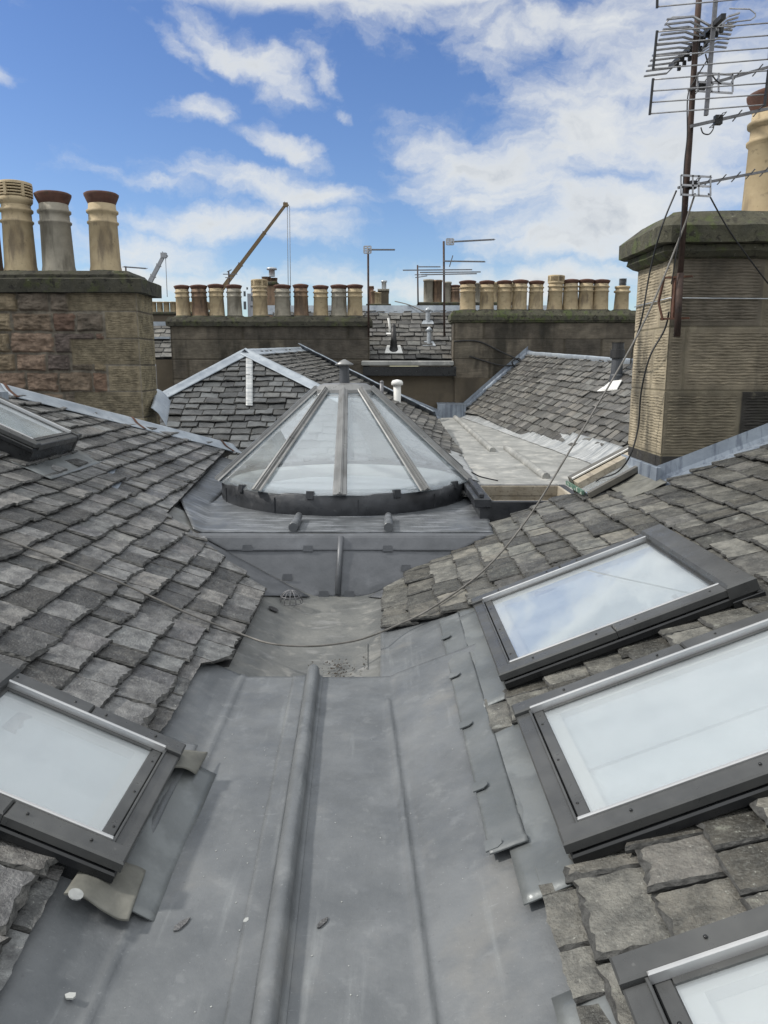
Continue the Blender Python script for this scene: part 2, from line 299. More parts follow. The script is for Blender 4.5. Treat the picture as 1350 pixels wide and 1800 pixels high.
M['galv'] = mat('galvanised', (.36, .39, .42), (.50, .53, .56), 9, .4, .5, .05)
M['white'] = mat('white_plastic', (.62, .62, .60), (.72, .72, .70), 5, .5, 0, .05)
M['gplas'] = mat('grey_plastic', (.045, .05, .058), (.07, .075, .085), 7, .5, 0, .05)
M['yellow'] = mat('crane_yellow', (.13, .085, .04), (.17, .115, .055), 2, .5, 0, 0)
M['cgrey'] = mat('crane_grey', (.25, .26, .28), (.33, .34, .36), 2, .5, 0, 0)
M['conc'] = mat('pale_concrete', (.30, .31, .34), (.36, .37, .40), .3, .8, 0, 0)
M['wdk'] = mat('far_window_glass', (.05, .06, .07), (.08, .09, .1), 1, .2, 0, 0)
M['brick'] = mat('far_brick', (.22, .12, .08), (.3, .17, .12), 2, .9, 0, 0)
M['ground'] = mat('ground_city', (.06, .06, .06), (.12, .12, .11), .05, .9, 0, .2, 2)
M['leaf'] = mat('leaf_litter', (.02, .016, .012), (.05, .04, .03), 40, .9, 0, 0)
M['chip'] = mat('pale_chip', (.27, .28, .28), (.38, .39, .38), 30, .9, 0, .1)
def glass_mat(name, ior, tint, veil=.12, haze=(.55, .60, .63), scale=3):
    m = bpy.data.materials.new(name); m.use_nodes = True; t = m.node_tree; n = t.nodes; l = t.links; n.clear()
    out = n.new('ShaderNodeOutputMaterial'); tr = n.new('ShaderNodeBsdfTransparent'); tr.inputs[0].default_value = (*tint, 1)
    gl = n.new('ShaderNodeBsdfGlossy'); gl.inputs['Roughness'].default_value = .015; gl.inputs[0].default_value = (.95, .97, 1, 1)
    lw = n.new('ShaderNodeLayerWeight'); lw.inputs[0].default_value = .5; pw = n.new('ShaderNodeMath'); pw.operation = 'POWER'; pw.inputs[1].default_value = 4.0; l.new(lw.outputs['Facing'], pw.inputs[0])
    fr = n.new('ShaderNodeMapRange'); fr.inputs[3].default_value = ior; fr.inputs[4].default_value = 1.0; l.new(pw.outputs[0], fr.inputs[0]); mx = n.new('ShaderNodeMixShader')      # Schlick, the same from both sides
    l.new(fr.outputs[0], mx.inputs[0]); l.new(tr.outputs[0], mx.inputs[1]); l.new(gl.outputs[0], mx.inputs[2])
    df = n.new('ShaderNodeBsdfDiffuse'); df.inputs[0].default_value = (*haze, 1)       # pale veil painted over the pane for reflected cloud
    tc = n.new('ShaderNodeTexCoord'); nz = n.new('ShaderNodeTexNoise'); nz.inputs['Scale'].default_value = scale; nz.inputs['Detail'].default_value = 9; l.new(tc.outputs['Object'], nz.inputs['Vector'])
    mr = n.new('ShaderNodeMapRange'); mr.inputs[1].default_value = .35; mr.inputs[2].default_value = .75; mr.inputs[3].default_value = veil*.78; mr.inputs[4].default_value = veil*1.3; l.new(nz.outputs[0], mr.inputs[0])
    m2 = n.new('ShaderNodeMixShader'); l.new(mr.outputs[0], m2.inputs[0]); l.new(mx.outputs[0], m2.inputs[1]); l.new(df.outputs[0], m2.inputs[2]); l.new(m2.outputs[0], out.inputs[0])
    return m
M['pane'] = glass_mat('window_glass', .22, (.92, .95, .96), .24, haze=(.58, .62, .645), scale=5)
M['dpane'] = glass_mat('dome_glass', .13, (.95, .97, .98), .10, haze=(.72, .76, .78))

# ================================================================== roof slates
def clip_convex(sub, clip):
    out = sub
    for i in range(len(clip)):
        a, b = clip[i], clip[(i+1) % len(clip)]; inp = out; out = []
        def sd_(p): return (b[0]-a[0])*(p[1]-a[1])-(b[1]-a[1])*(p[0]-a[0])
        for k in range(len(inp)):
            p, q = inp[k], inp[(k+1) % len(inp)]; sp, sq = sd_(p), sd_(q)
            if sp >= 0: out.append(p)
            if (sp >= 0) != (sq >= 0): t = sp/(sp-sq); out.append((p[0]+(q[0]-p[0])*t, p[1]+(q[1]-p[1])*t))
        if not out: return []
    return out
def area(p): return sum(p[i][0]*p[(i+1) % len(p)][1]-p[(i+1) % len(p)][0]*p[i][1] for i in range(len(p)))/2
def slates(pts, U, mt, parent, e0=.2, e1=.15, w=(.2, .34), th=(.009, .018), step=.03, jag=.006, holes=(), name='slates', deck=True, seed=1, vtop=None):
    """Random-width slates in diminishing courses over a planar 3-D polygon; courses run along U."""
    rd = random.Random(seed); pts = [Vector(p) for p in pts]; U = Vector(U).normalized(); n = Vector((0, 0, 0)); c = sum(pts, Vector())/len(pts)
    for i in range(len(pts)): n += (pts[i]-c).cross(pts[(i+1) % len(pts)]-c)
    n.normalize(); n = n if n.z > 0 else -n
    U = (U-n*U.dot(n)).normalized(); V = n.cross(U)
    if V.z < 0: U = -U; V = -V
    O = pts[0]; uv = [((p-O).dot(U), (p-O).dot(V)) for p in pts]
    if area(uv) < 0: uv = uv[::-1]
    hs_ = []
    for h in holes:
        q = [((Vector(p)-O).dot(U), (Vector(p)-O).dot(V)) for p in h]; hs_.append((min(a for a, _ in q), max(a for a, _ in q), min(b for _, b in q), max(b for _, b in q)))
    u0, u1 = min(a for a, _ in uv), max(a for a, _ in uv); v0, v1 = min(b for _, b in uv), max(b for _, b in uv)
    mb = MB(); v = v0; row = 0
    while v < v1:
        k = (v-v0)/max(v1-v0, .1); e = e0+(e1-e0)*k; e *= rd.uniform(.96, 1.04); u = u0-rd.uniform(0, w[0])
        while u < u1:
            ww = rd.uniform(*w)*(1-.2*k); a, b = u+.002, u+ww-rd.uniform(.002, .007); top = v+e+.05; dv = rd.uniform(-.012, .012); sk = rd.uniform(-.01, .01)
            cu, cv = (a+b)/2, v+e*.4; u += ww
            if any(x0 < a-.0 and b < x1 and y0 < v and v+e < y1 for x0, x1, y0, y1 in hs_): continue
            q = clip_convex(uv, [(a, v+dv-sk), (b, v+dv+sk), (b-rd.uniform(-.004, .004), top), (a, top)])
            if len(q) < 3 or abs(area(q)) < .0025*(w[0]/.2): continue
            ring = []
            for i in range(len(q)):
                p, r = q[i], q[(i+1) % len(q)]; L = math.hypot(r[0]-p[0], r[1]-p[1]); m = max(1, int(L/step)); down = (p[1]+r[1])/2 < v+e*.3
                for j in range(m):
                    s = j/m; x, y = p[0]+(r[0]-p[0])*s, p[1]+(r[1]-p[1])*s; nx, ny = -(r[1]-p[1])/max(L, 1e-6), (r[0]-p[0])/max(L, 1e-6)
                    g = abs(rd.gauss(0, jag*(1.15 if down else .28)))
                    if j == 0: g += rd.choice([0, 0, 0, jag*1.2, jag*3]) if down else 0; nx, ny = (cu-x)*4, (cv-y)*4
                    if rd.random() < .04 and down: g += jag*2
                    ring.append((x+nx*g, y+ny*g))
            t = rd.uniform(*th); tx = rd.uniform(-.045, .045); lift = t*1.7+rd.uniform(.001, .012)
            def hh(x, y): return lift*(1-(y-v)/(e+.05))+.002+tx*(x-cu)
            m = len(ring); R3 = []
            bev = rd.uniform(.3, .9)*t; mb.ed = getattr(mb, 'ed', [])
            for x, y in ring: R3.append(O+U*x+V*y+n*(hh(x, y)-t*.2))
            for (x, y) in ring:
                g = -rd.uniform(0, .35)*t; d = math.hypot(cu-x, cv-y) or 1
                R3.append(O+U*(x+(cu-x)/d*g)+V*(y+(cv-y)/d*g)+n*(hh(x, y)+t*rd.uniform(.3, .55)))
            for (x, y) in ring:
                d = math.hypot(cu-x, cv-y) or 1; g = bev*rd.uniform(.3, 1.5)*(1.5 if y < v+.03 else .7); X, Y_ = x+(cu-x)/d*g, y+(cv-y)/d*g
                R3.append(O+U*X+V*Y_+n*(hh(X, Y_)+t))
            fs = [tuple(range(2*m, 3*m))]+[(k_*m+i, k_*m+(i+1) % m, (k_+1)*m+(i+1) % m, (k_+1)*m+i) for k_ in (0, 1) for i in range(m)]
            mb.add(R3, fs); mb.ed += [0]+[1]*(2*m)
        v += e; row += 1
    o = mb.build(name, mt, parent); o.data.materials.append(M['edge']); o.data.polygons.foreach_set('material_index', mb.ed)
    if deck:
        d = MB(); d.slab([O+U*a+V*b-n*.012 for a, b in uv], .03, n); d.build('roof_deck', M['deck'], parent)
    return o

# ================================================================== ground
g = MB(); g.add([(-3000, -3000, -15), (3000, -3000, -15), (3000, 3000, -15), (-3000, 3000, -15)], [(0, 1, 2, 3)])
tag(g.build('ground', M['ground']), kind='structure')

# ================================================================== near lead gutter
def sheet_noise(x, y, k=1): return (n1d(x*2.2, y*1.1, 5)*.014+n1d(x*7, y*4, 9)*.004)*k
def soft(a, b, k=.03): h = max(k-abs(a-b), 0)/k; return max(a, b)+h*h*k*.25
gut = thing('lead_gutter', 'long grey lead lined valley gutter with a raised roll between the two near slate slopes', 'gutter', (-.3, 2, 0))
def fl(u, v, x0=-1.25, x1=.80, y0=-.6, y1=3.80):
    x = x0+(x1-x0)*u; y = y0+(y1-y0)*v; xr = .127-(y-1.638)*.0535
    z = soft(soft(zL(x), TR*(x-xr)), 0, .014)+.004+sheet_noise(x, y)+.013*math.exp(-((x-XL+.004)/.015)**2)*(.9+.5*n1d(y*5, 1))
    xf = xr-.01; z += .015*math.exp(-((x-xf)/.013)**2)*(1 if y < 3.5 else 0)-.006*math.exp(-((x-xf-.035)/.02)**2)
    z += .004*(x < -.41+(3.85-y)*.035)*0
    return (x, y, z)
b = MB(); b.grid(fl, 190, 190, t=.008); b.build('floor_sheet', M['lead'], gut)
b = MB()       # the lower sump and the right-hand sheet that runs past the drip
def sump(u, v):
    x = -1.9+2.9*u; y = 3.72+(6.25-3.72)*v
    z = soft(soft(zL(x), zR(x)+.002, .05), -.088, .04)+sheet_noise(x, y, .8)-.004
    return (x, y, z)
b.grid(sump, 120, 90, t=.006); b.build('sump_sheet', M['leadS'], gut)
b = MB()
def rs(u, v): x = -.02+.9*u; y = 3.78+.85*v+.05*u*0; return (x, y, max(zR(x), -.03)+.012+sheet_noise(x, y)+.004*math.exp(-((y-3.8)/.04)**2))
b.grid(rs, 40, 40, t=.006); b.build('side_sheet', M['lead'], gut)
# wood-cored roll, with its splash lap
def rollx(y): return -.292-(y-1.638)*.0362
def rl(u, v):
    y = -.6+4.46*v; a = math.pi*(1.12-1.24*u); r = .0345+.006*n1d(y*5, u*3, 14); c = rollx(y)+.008*n1d(y*1.6, 3)
    e = max(0, (y-3.80)/.06); r *= math.sqrt(max(0, 1-min(e, 1)**2*.9))
    return (c+math.cos(a)*r*.95, y, .032+math.sin(a)*r)
b = MB(); b.grid(rl, 14, 130, t=0)
b.grid(lambda u, v: (rollx(-.6+4.4*v)-.03-.075*(1-u)-.002*n1d(v*20, 1), -.6+4.4*v, .0095+.006*u**3+sheet_noise(rollx(-.6+4.4*v)-.03-.075*(1-u), -.6+4.4*v)), 5, 130, t=.003)
b.grid(lambda u, v: (rollx(-.6+4.4*v)+.03+.02*u, -.6+4.4*v, .0085+.02*(1-u)**3+sheet_noise(rollx(-.6+4.4*v)+.03+.02*u, -.6+4.4*v)), 4, 130)
b.build('roll', M['lead'], gut)
# long welted strip with clips on the right bank
b = MB(); b.grid(lambda u, v: (.325+.115*u+.004*n1d(v*9, 2)*(1-u), 2.12+2.25*v, zR(.325+.115*u)+.036+.004*n1d(v*12, u*3, 8)+.010*(v < .012)), 10, 90, t=.005)
b.build('welted_strip', M['leadK'], gut)
for yy in (2.16, 2.50, 2.98, 3.50, 4.03):
    b = MB(); b.slab([Vector((.325+x, yy+y, zR(.325+x)+.048)) for x, y in ((-.012, -.026), (.024, -.024), (.040, -.010), (.040, .012), (.024, .026), (-.012, .026))], .005, Vector((-.37, 0, .93))); b.build('clip', M['leadK'], gut)
for ya, yb in ((.6, 1.475), (1.93, 2.86), (3.12, 4.42)):
    b = MB(); b.grid(lambda u, v: (.438+.18*u, ya+(yb-ya)*v, zR(.438+.18*u)+.026+.014*n1d(v*5, u*3, 12)+.006*(1-u)), 16, 60, t=.004); b.build('soaker_sheet', M['leadG'], gut)
# small folds near the drip
b = MB(); b.bar(onR(645, 1130, .012), onR(645, 1175, .012), .006, .004)
b.build('sheet_seam', M['leadS'], gut)
# ---- left bank pieces by the window
b = MB(); b.grid(lambda u, v: (-.775-.22*(1-u)+.005*n1d(v*6, 1), 2.20+.76*v, zL(-.775-.22*(1-u))+.018+.030*u**2*(.5+.5*math.sin(v*3.1))+.012*n1d(v*6, u*3, 4)), 12, 50, t=.004)
b.build('window_side_flashing', M['lead'], gut)
fp = thing('lead_flap', 'stiff olive grey flashing flap sticking out at the top corner of the left roof window', 'flashing', onL(330, 1335, .06))
c = [onL(305, 1316, .085), onL(365, 1322, .055), onL(345, 1360, .06), onL(298, 1348, .10)]
b = MB(); b.grid(lambda u, v: (c[0]*(1-u)+c[1]*u)*(1-v)+(c[3]*(1-u)+c[2]*u)*v+Vector((0, 0, .008*n1d(u*4, v*4, 6)+.012*math.sin(u*3)*v)), 12, 10, t=.006); b.build('folded_sheet', M['leadO'], fp)
fp = thing('lead_flap', 'curled olive brown flashing flap with a pale round disc below the left roof window', 'flashing', onL(185, 1565, .03))
c = [onL(165, 1490, .05), onL(256, 1530, .055), onL(226, 1612, .06), onL(112, 1570, .05)]
b = MB(); b.grid(lambda u, v: (c[0]*(1-u)+c[1]*u)*(1-v)+(c[3]*(1-u)+c[2]*u)*v+Vector((0, 0, .012*n1d(u*3, v*3, 16)+.016*math.sin(u*6)*v)), 18, 12, t=.006); b.build('curled_sheet', M['leadO'], fp)
b = MB(); cc = onL(133, 1573, .078)
qm = Vector((TL, 0, 1)).to_track_quat('Z', 'Y').to_matrix()
b.add([cc+qm @ Vector((.021*math.cos(k*.5236), .021*math.sin(k*.5236), z)) for z in (0, .004) for k in range(12)], [tuple(range(11, -1, -1)), tuple(range(12, 24))]+[(k, (k+1) % 12, 12+(k+1) % 12, 12+k) for k in range(12)]); b.build('disc', M['chip'], fp)

# ================================================================== near slate slopes
rl_ = thing('slate_roof', 'near left slate slope falling to the lead gutter, crossed by a thin cable', 'roof', (-1, 4, 0))
Lp = [(-.94, .6), (-.94, 1.63), (-.965, 2.1), (-.965, 2.4), (-.93, 3.04), (-.94, 3.66), (-.82, 3.85), (-.83, 5.15), (-1.70, 5.86), (-1.97, 9.62), (-3.60, 7.36), (-5.0, 5.42), (-5.0, .6)]
winL = [pl(-.80, 2.1), pl(-.80, 2.72), pl(-1.85, 2.72), pl(-1.85, 2.1)]
slates([pl(x, y, .012) for x, y in Lp], (0, 1, 0), M['slateL'], rl_, .185, .132, (.15, .28), step=.022, jag=.0038, holes=[winL], seed=5)
# lead hip capping with straps
H = [pl(-1.93, 9.72, .05), pl(-3.63, 7.32, .06), pl(-5.1, 5.25, .06)]
def hipgrid(A, B, wn, wf, nn, dn, k=3):    # capping along A-B, falling to both sides
    A, B = Vector(A), Vector(B); d = (B-A).normalized(); side = d.cross(Vector((0, 0, 1))).normalized()
    def f(u, v):
        s = u*2-1; p = A+(B-A)*v; w = wn if s > 0 else wf
        return p+side*(s*w)-Vector((0, 0, 1))*((nn if s > 0 else dn)*abs(s)*w)+Vector((0, 0, .035*math.exp(-(s*4)**2)+.006*n1d(v*k*3, s*2, 31)))
    return f
b = MB()
dd = (H[1]-H[0]).normalized(); print('hip side', dd.cross(Vector((0, 0, 1))))
b.grid(hipgrid(H[0], H[1], .23, .20, .50, .40), 16, 60, t=.006); b.grid(hipgrid(H[1], H[2], .23, .20, .50, .40), 16, 40, t=.006)
b.build('hip_capping', M['leadB'], rl_)
for t in (.06, .50, .98):
    p = H[0].lerp(H[1], t); f = hipgrid(p, p+dd*.035, .24, .21, .50, .40); b = MB(); b.grid(lambda u, v: f(u, v)+Vector((0, 0, .009)), 12, 1, t=.006); b.build('capping_strap', M['rust'], rl_)
# back of the hip: falls away on the far side
b = MB(); b.slab([H[0]-Vector((0, 0, .05)), H[2]-Vector((0, 0, .05)), H[2]+Vector((-1.4, 2.2, -1.1)), H[0]+Vector((-1.0, 1.6, -.6))], .03); b.build('rear_slope', M['slateD'], rl_)

rr_ = thing('slate_roof', 'near right slate slope carrying three roof windows and rising to the big chimney', 'roof', (1, 4, 0))
Rp = [(.45, .6), (.45, 1.915), (.55, 1.917), (.55, 2.835), (.45, 2.84), (.45, 3.15), (.55, 3.155), (.55, 4.36), (0, 4.56), (0, 5.43), (.855, 6.10), (1.45, 6.15), (1.66, 5.92), (1.80, 5.40), (2.0, 5.36), (5.2, 5.36), (5.2, .6)]
slates([pr(x, y, .014) for x, y in Rp], (0, 1, 0), M['slateR'], rr_, .19, .14, (.16, .29), step=.022, jag=.0038, seed=21,
       holes=[[pr(.53, 3.2), pr(1.58, 3.2), pr(1.58, 4.2), pr(.53, 4.2)], [pr(.53, 1.96), pr(1.8, 1.96), pr(1.8, 2.8), pr(.53, 2.8)], [pr(.53, .5), pr(1.8, .5), pr(1.8, 1.48), pr(.53, 1.48)]])

# ================================================================== roof windows (local frame: x along the eave, y up-slope, z off the roof)
def plane_m(o, u, v):
    u = Vector(u).normalized(); v = Vector(v).normalized(); n = u.cross(v); m = Matrix((u, v, n)).transposed().to_4x4(); m.translation = Vector(o); return m
def roof_window(label, m, W_, L_, hood=True, foot=.100, side=.064, blind='blind', band=None, foot_dark=False, h=.125, group='roof windows in the slate slopes'):
    t = thing('roof_window', label, 'roof window', mat=m, group=group); K = dict(parent=t, local=True)
    b = MB()      # curb
    for a, c in (((0, 0, -.05), (.05, L_, h-.045)), ((W_-.05, 0, -.05), (W_, L_, h-.045)), ((.05, .002, -.05), (W_-.05, .05, h-.047)), ((.05, L_-.05, -.05), (W_-.05, L_-.002, h-.047))): b.bbox(a, c, .004)
    b.build('curb', M['curb'], **K)
    for x0, x1 in ((-.012, side), (W_-side, W_+.012)):       # side cover strips in two lengths, drooping outer lip
        b = MB(); ym = L_*.47; out = x0 < 0
        b.bbox((x0, -.01, h-.035), (x1, ym, h+.004), .006); b.bbox((x0+.0015, ym+.002, h-.034), (x1, L_, h+.0062), .006)
        lx = (x0-.006, x0+.02) if out else (x1-.02, x1+.006)
        o = b.build('cover_strip', M['frame'], **K); b = MB(); b.bbox((lx[0], .0, h-.075), (lx[1], L_-.005, h-.038), .006); b.build('side_skirt', M['curb'], **K)
        for yy in (.14*L_, .40*L_, .56*L_, .86*L_):
            s = MB(); s.lathe([(.0048, 0), (.0048, .002), (.003, .0038), (.001, .004)], 10, ((x0+x1)/2, yy, h+.006)); s.build('screw', M['curb'], parent=o, local=True)
        b = MB(); xa, xb = (x1-.001, x1+.011) if out else (x0-.011, x0+.001)
        b.bbox((xa, foot*.55, h-.02), (xb, L_-.09, h+.010), .003); b.build('bright_trim', M['chrome'], **K)
    b = MB()      # stepped bottom rail
    b.bbox((side, -.008, h-.06), (W_-side, foot*.55, h-.012), .005); b.bbox((side, foot*.55+.003, h-.05), (W_-side, foot, h-.019), .004); b.bbox((side, foot*.46, h-.012), (W_-side, foot*.55, h-.004), .002)
    o = b.build('bottom_rail', M['frame'], **K)
    for q in (.15, .5, .85):
        s = MB(); s.lathe([(.0045, 0), (.0045, .002), (.001, .003)], 10, (side+(W_-2*side)*q, foot*.75, h-.019)); s.build('screw', M['curb'], parent=o, local=True)
    yt = L_-.085
    b = MB(); b.bbox((side-.01, foot, h-.035), (W_-side+.01, yt+.02, h-.022), 0); b.build('pane', M['pane'], **K)
    b = MB(); i = .028
    b.bbox((side-.005, foot, h-.0215), (side+i, yt, h-.016)); b.bbox((W_-side-i, foot, h-.0215), (W_-side+.005, yt, h-.016)); b.bbox((side+i, yt-i, h-.0215), (W_-side-i, yt, h-.016)); b.build('gasket', M['frame'], **K)
    b = MB(); b.bbox((side, foot, h-.085), (W_-side, yt, h-.072)); b.build('blind', M[blind], **K)
    b = MB()
    b.bbox((side, foot-.02, h-.071), (side+.045, yt, h-.04)); b.bbox((W_-side-.045, foot-.02, h-.071), (W_-side, yt, h-.04)); b.bbox((side+.045, foot-.02, h-.071), (W_-side-.045, foot+.05, h-.04)); b.build('reveal', M['blindw'], **K)
    if band:
        b = MB(); b.bbox((side+.046, foot+.052, h-.0715), (side+(W_-2*side)*band, yt, h-.062)); b.build('half_blind', M['blind3'], **K)
    if hood:
        b = MB(); b.bbox((-.02, L_-.10, h-.055), (W_+.02, L_+.03, h+.020), .012); o = b.build('hood', M['frame'], **K)
        b = MB(); b.bbox((-.024, L_-.095, -.03), (-.004, L_+.045, h-.056), .003); b.bbox((W_+.004, L_-.095, -.03), (W_+.024, L_+.045, h-.056), .003); b.bbox((-.004, L_+.0, -.03), (W_+.004, L_+.045, h-.057), .003); b.build('hood_skirt', M['curb'], **K)
    b = MB(); b.grid(lambda u, v: (-.06+(W_+.12)*u, -.17+.19*v, .028+.006*n1d(u*6, v*2, 3)+.012*v), 24, 6, t=.004); b.build('apron', M['leadG'], **K)
    return t
cR, sR = 1/math.hypot(1, TR), TR/math.hypot(1, TR); cL, sL_ = 1/math.hypot(1, TL), TL/math.hypot(1, TL)
# right slope: x local along -Y so that normal points up
def mR(x, ynear, W_): return plane_m(pr(x, ynear+W_, .0), (0, -1, 0), (cR, 0, sR))
def mL(x, ynear, W_): return plane_m(pl(x, ynear, .0), (0, 1, 0), (-cL, 0, sL_))
roof_window('farthest of the right-hand roof windows, whole and pale, with a grey hood at its upper end', mR(.55, 3.14, 1.08), 1.08, 1.115)
roof_window('large middle roof window on the right slope, running off the right edge with a grey half-drawn blind', mR(.553, 1.94, .872), .872, 1.45, band=.56)
roof_window('nearest roof window in the bottom right corner with a broad bright metal trim', mR(.56, .60, .90), .90, 1.45, blind='blindw')
roof_window('near left roof window with milky glass and a rotted lower edge beside the gutter', mL(-.83, 2.05, .71), .71, .78, foot=.10)
roof_window('small far left roof window up the slope with a dark open lower end', mL(-2.58, 5.50, .82), .82, .85, blind='blind2', h=.21)
# lead apron patches below the far left window
for k, (x0, x1, y0, y1) in enumerate(((-2.63, -2.36, 5.4, 6.45), (-2.38, -2.02, 5.55, 6.65))):
    b = MB(); b.grid(lambda u, v: (x0+(x1-x0)*u, y0+(y1-y0)*v, zL(x0+(x1-x0)*u)+.052-.02*k+.006*n1d(u*4, v*7, 14+k)), 14, 24, t=.005); b.build('lead_patch', M['leadG'] if k == 0 else M['leadV'], rl_)
b = MB(); b.box(pl(-3.3, 6.5, .12), (.16, .12, .16)); b.build('flashing_upstand', M['leadB'], rl_)

# ================================================================== skylight platform and dome
plt = thing('lead_platform', 'dark patinated lead platform with a sloping front that carries the round glass dome', 'roof platform', (-.33, 6.1, 0))
F = [(-1.47, 5.80), (.83, 5.80)]
def plat(u, v):
    y = 5.80+3.9*v; xl = -1.47-.30*min(1, v*4)-.35*v; xr = .84+.3*v
    x = xl+(xr-xl)*u; z = .35+.05*v
    z = max(z, zL(x)+.03-.25*max(0, v-.05)*1.0) if x < -1.2 else z
    z -= .0
    return (x, y, z+sheet_noise(x, y, .7))
b = MB(); b.grid(plat, 70, 60, t=.01); b.build('top_sheet', M['leadP'], plt)
b = MB(); b.grid(lambda u, v: (-1.5+2.36*u, 5.735+.075*v, .335+.012*math.sin(v*3.14)+.004*n1d(u*9, 1)-.03*(1-v)**2), 60, 6, t=.05); b.build('front_nosing', M['leadQ'], plt)
def cr(u, v, o=0):     # sloping front (cricket)
    z = -.085+.42*v; y = 5.55+.20*v-o; xl = -.55-v*.92; xr = -.12+v*.98
    return (xl+(xr-xl)*u, y+.006*n1d(u*6, v*4, 8), z)
b = MB(); b.grid(lambda u, v: cr(u, v*.80), 60, 24, t=.006); b.build('front_sheet', M['leadQ'], plt)
b = MB(); b.grid(lambda u, v: cr(.03+.94*u, .76+.23*v, .014+.004*math.sin(u*9)), 50, 8, t=.004); b.build('front_apron', M['leadQ'], plt)
b = MB(); b.tube([Vector(cr(.475, .02, .008)), Vector(cr(.487, .5, .008)), Vector(cr(.49, .99, .022))], .022, 10); b.build('vertical_roll', M['leadQ'], plt)
for u, v in ((.10, .30), (.12, .78), (.36, .77), (.68, .77), (.88, .45), (.25, .02), (.66, .02)):
    p = Vector(cr(u, v, .022)); b = MB(); b.slab([p+Vector(q) for q in ((-.04, 0, -.015), (.04, 0, -.015), (.034, .006, .03), (-.034, .006, .03))], .004, Vector((0, -.9, .43))); b.build('clip', M['leadQ'], plt)
b = MB()       # valley sheets either side of the front
def vs_(side):
    def f(u, v):
        if side < 0: a = Vector((-.55, 5.48, -.08)).lerp(Vector((-1.47, 5.76, .345)), v); c = pl(-.86, 5.05).lerp(pl(-1.78, 5.80), v)
        else: a = Vector((-.12, 5.48, -.08)).lerp(Vector((.86, 5.76, .32)), v); c = pr(.02, 5.28).lerp(pr(.93, 6.02), v)
        p = a.lerp(c, u); return (p.x, p.y, p.z+.010+.004*n1d(u*3, v*6, 9)-.0*u)
    return f
b.grid(vs_(-1), 8, 24, t=.004); b.grid(vs_(1), 8, 24, t=.004); b.build('valley_sheet', M['leadQ'], plt)
b = MB(); b.grid(lambda u, v: (-1.55-.34*u-.10*v, 5.78+3.6*v, .36+.115*u+.05*v+.008*n1d(u*3, v*7, 5)), 10, 60, t=.006); b.build('side_apron', M['leadP'], plt)
for px in (515, 683):      # two short pipes on the platform
    p = at(px, 925, 5.80); b = MB(); x = p.x
    b.tube([(x, 5.80, .385), (x, 5.95, .385), (x*1.0, 6.22, .395)], [.036, .038, .03], 12); b.build('overflow_pipe', M['leadP'], plt)

DC = Vector((-.385, 7.60, .36)); RG, ZR = 1.245, .545
dome = thing('glass_dome', 'conical glass skylight dome with grey metal bars on a black round kerb', 'skylight', DC)
b = MB(); b.lathe([(1.205, -.03), (1.21, .0), (1.208, .17), (1.19, .182), (1.16, .182), (1.155, .02)], 96, DC, capt=False); b.build('kerb', M['kerb'], dome)
for k in range(7):
    a = -math.pi/2+(k-3)*.62+.14; p = DC+Vector((1.212*math.cos(a), 1.212*math.sin(a), .07)); b = MB(); b.bar(p-Vector((0, 0, .068)), p+Vector((0, 0, .068)), .008, .006); b.build('kerb_seam', M['kerb'], dome)
b = MB(); b.lathe([(1.15, .02), (1.15, .150), (1.08, .155), (1.05, .13), (1.03, .13), (1.02, .09), (.985, .085), (.98, .03)], 72, DC, capt=False); b.build('inner_drum', M['drum'], dome)
b = MB(); b.lathe([(1.03, .03), (.9, .035), (.88, .05), (.7, .055), (.3, .065), (.02, .065)], 48, DC); b.build('laylight', M['laylight'], dome)
AP = at(603, 684, 7.6); ZT = AP.z; RT = .27
NB = 10
def dp(a, t, off=0):      # point on the cone: a angle, t 0 rim..1 top
    r = RG+(RT-RG)*t; z = ZR+(ZT-ZR)*t; sl_ = math.atan2(ZT-ZR, RG-RT); r += off*math.sin(sl_); z += off*math.cos(sl_)
    return Vector((DC.x+r*math.cos(a), DC.y+r*math.sin(a), z))
for k in range(NB):
    a0 = -math.pi/2+2*math.pi*k/NB+.012; a1 = a0+2*math.pi/NB
    b = MB(); b.grid(lambda u, v: dp(a0, v*.97-.02*0).lerp(dp(a1, v*.97), u)+(Vector((math.cos((a0+a1)/2), math.sin((a0+a1)/2), -.9))*.018*math.sin(u*math.pi)*(1-v)**6), 12, 12, t=.004); b.build('pane', M['dpane'], dome)
    d = Vector((math.cos(a0), math.sin(a0), 0)); tn = Vector((-math.sin(a0), math.cos(a0), 0)); b = MB()
    def strip(w0, w1, o0, h, t0=-.03, t1=1.0):
        A, B = dp(a0, t0, o0), dp(a0, t1, o0); A2, B2 = dp(a0, t0, o0+h), dp(a0, t1, o0+h)
        b.hexa([A-tn*w0, A+tn*w0, B+tn*w1, B-tn*w1], [A2-tn*w0*.86, A2+tn*w0*.86, B2+tn*w1*.86, B2-tn*w1*.86])
    strip(.060, .042, .006, .010, -.004); strip(.024, .019, .016, .020, -.01); strip(.008, .007, .036, .010, -.006)
    bar_ = b.build('glazing_bar', M['barm'], dome)
    am = (a0+a1)/2+.10
    p = Vector((DC.x+1.212*math.cos(am), DC.y+1.212*math.sin(am), ZR-.012)); b = MB(); t2 = Vector((-math.sin(am), math.cos(am), 0)); o2 = Vector((math.cos(am), math.sin(am), 0))
    b.hexa([p-t2*.03-Vector((0, 0, .03)), p+t2*.03-Vector((0, 0, .03)), p+t2*.03+o2*.012-Vector((0, 0, .03)), p-t2*.03+o2*.012-Vector((0, 0, .03))], [p-t2*.03+Vector((0, 0, .03))-o2*.05, p+t2*.03+Vector((0, 0, .03))-o2*.05, p+t2*.03+o2*.0+Vector((0, 0, .036)), p-t2*.03+o2*.0+Vector((0, 0, .036))]); b.build('pane_clip', M['kerb'], dome)
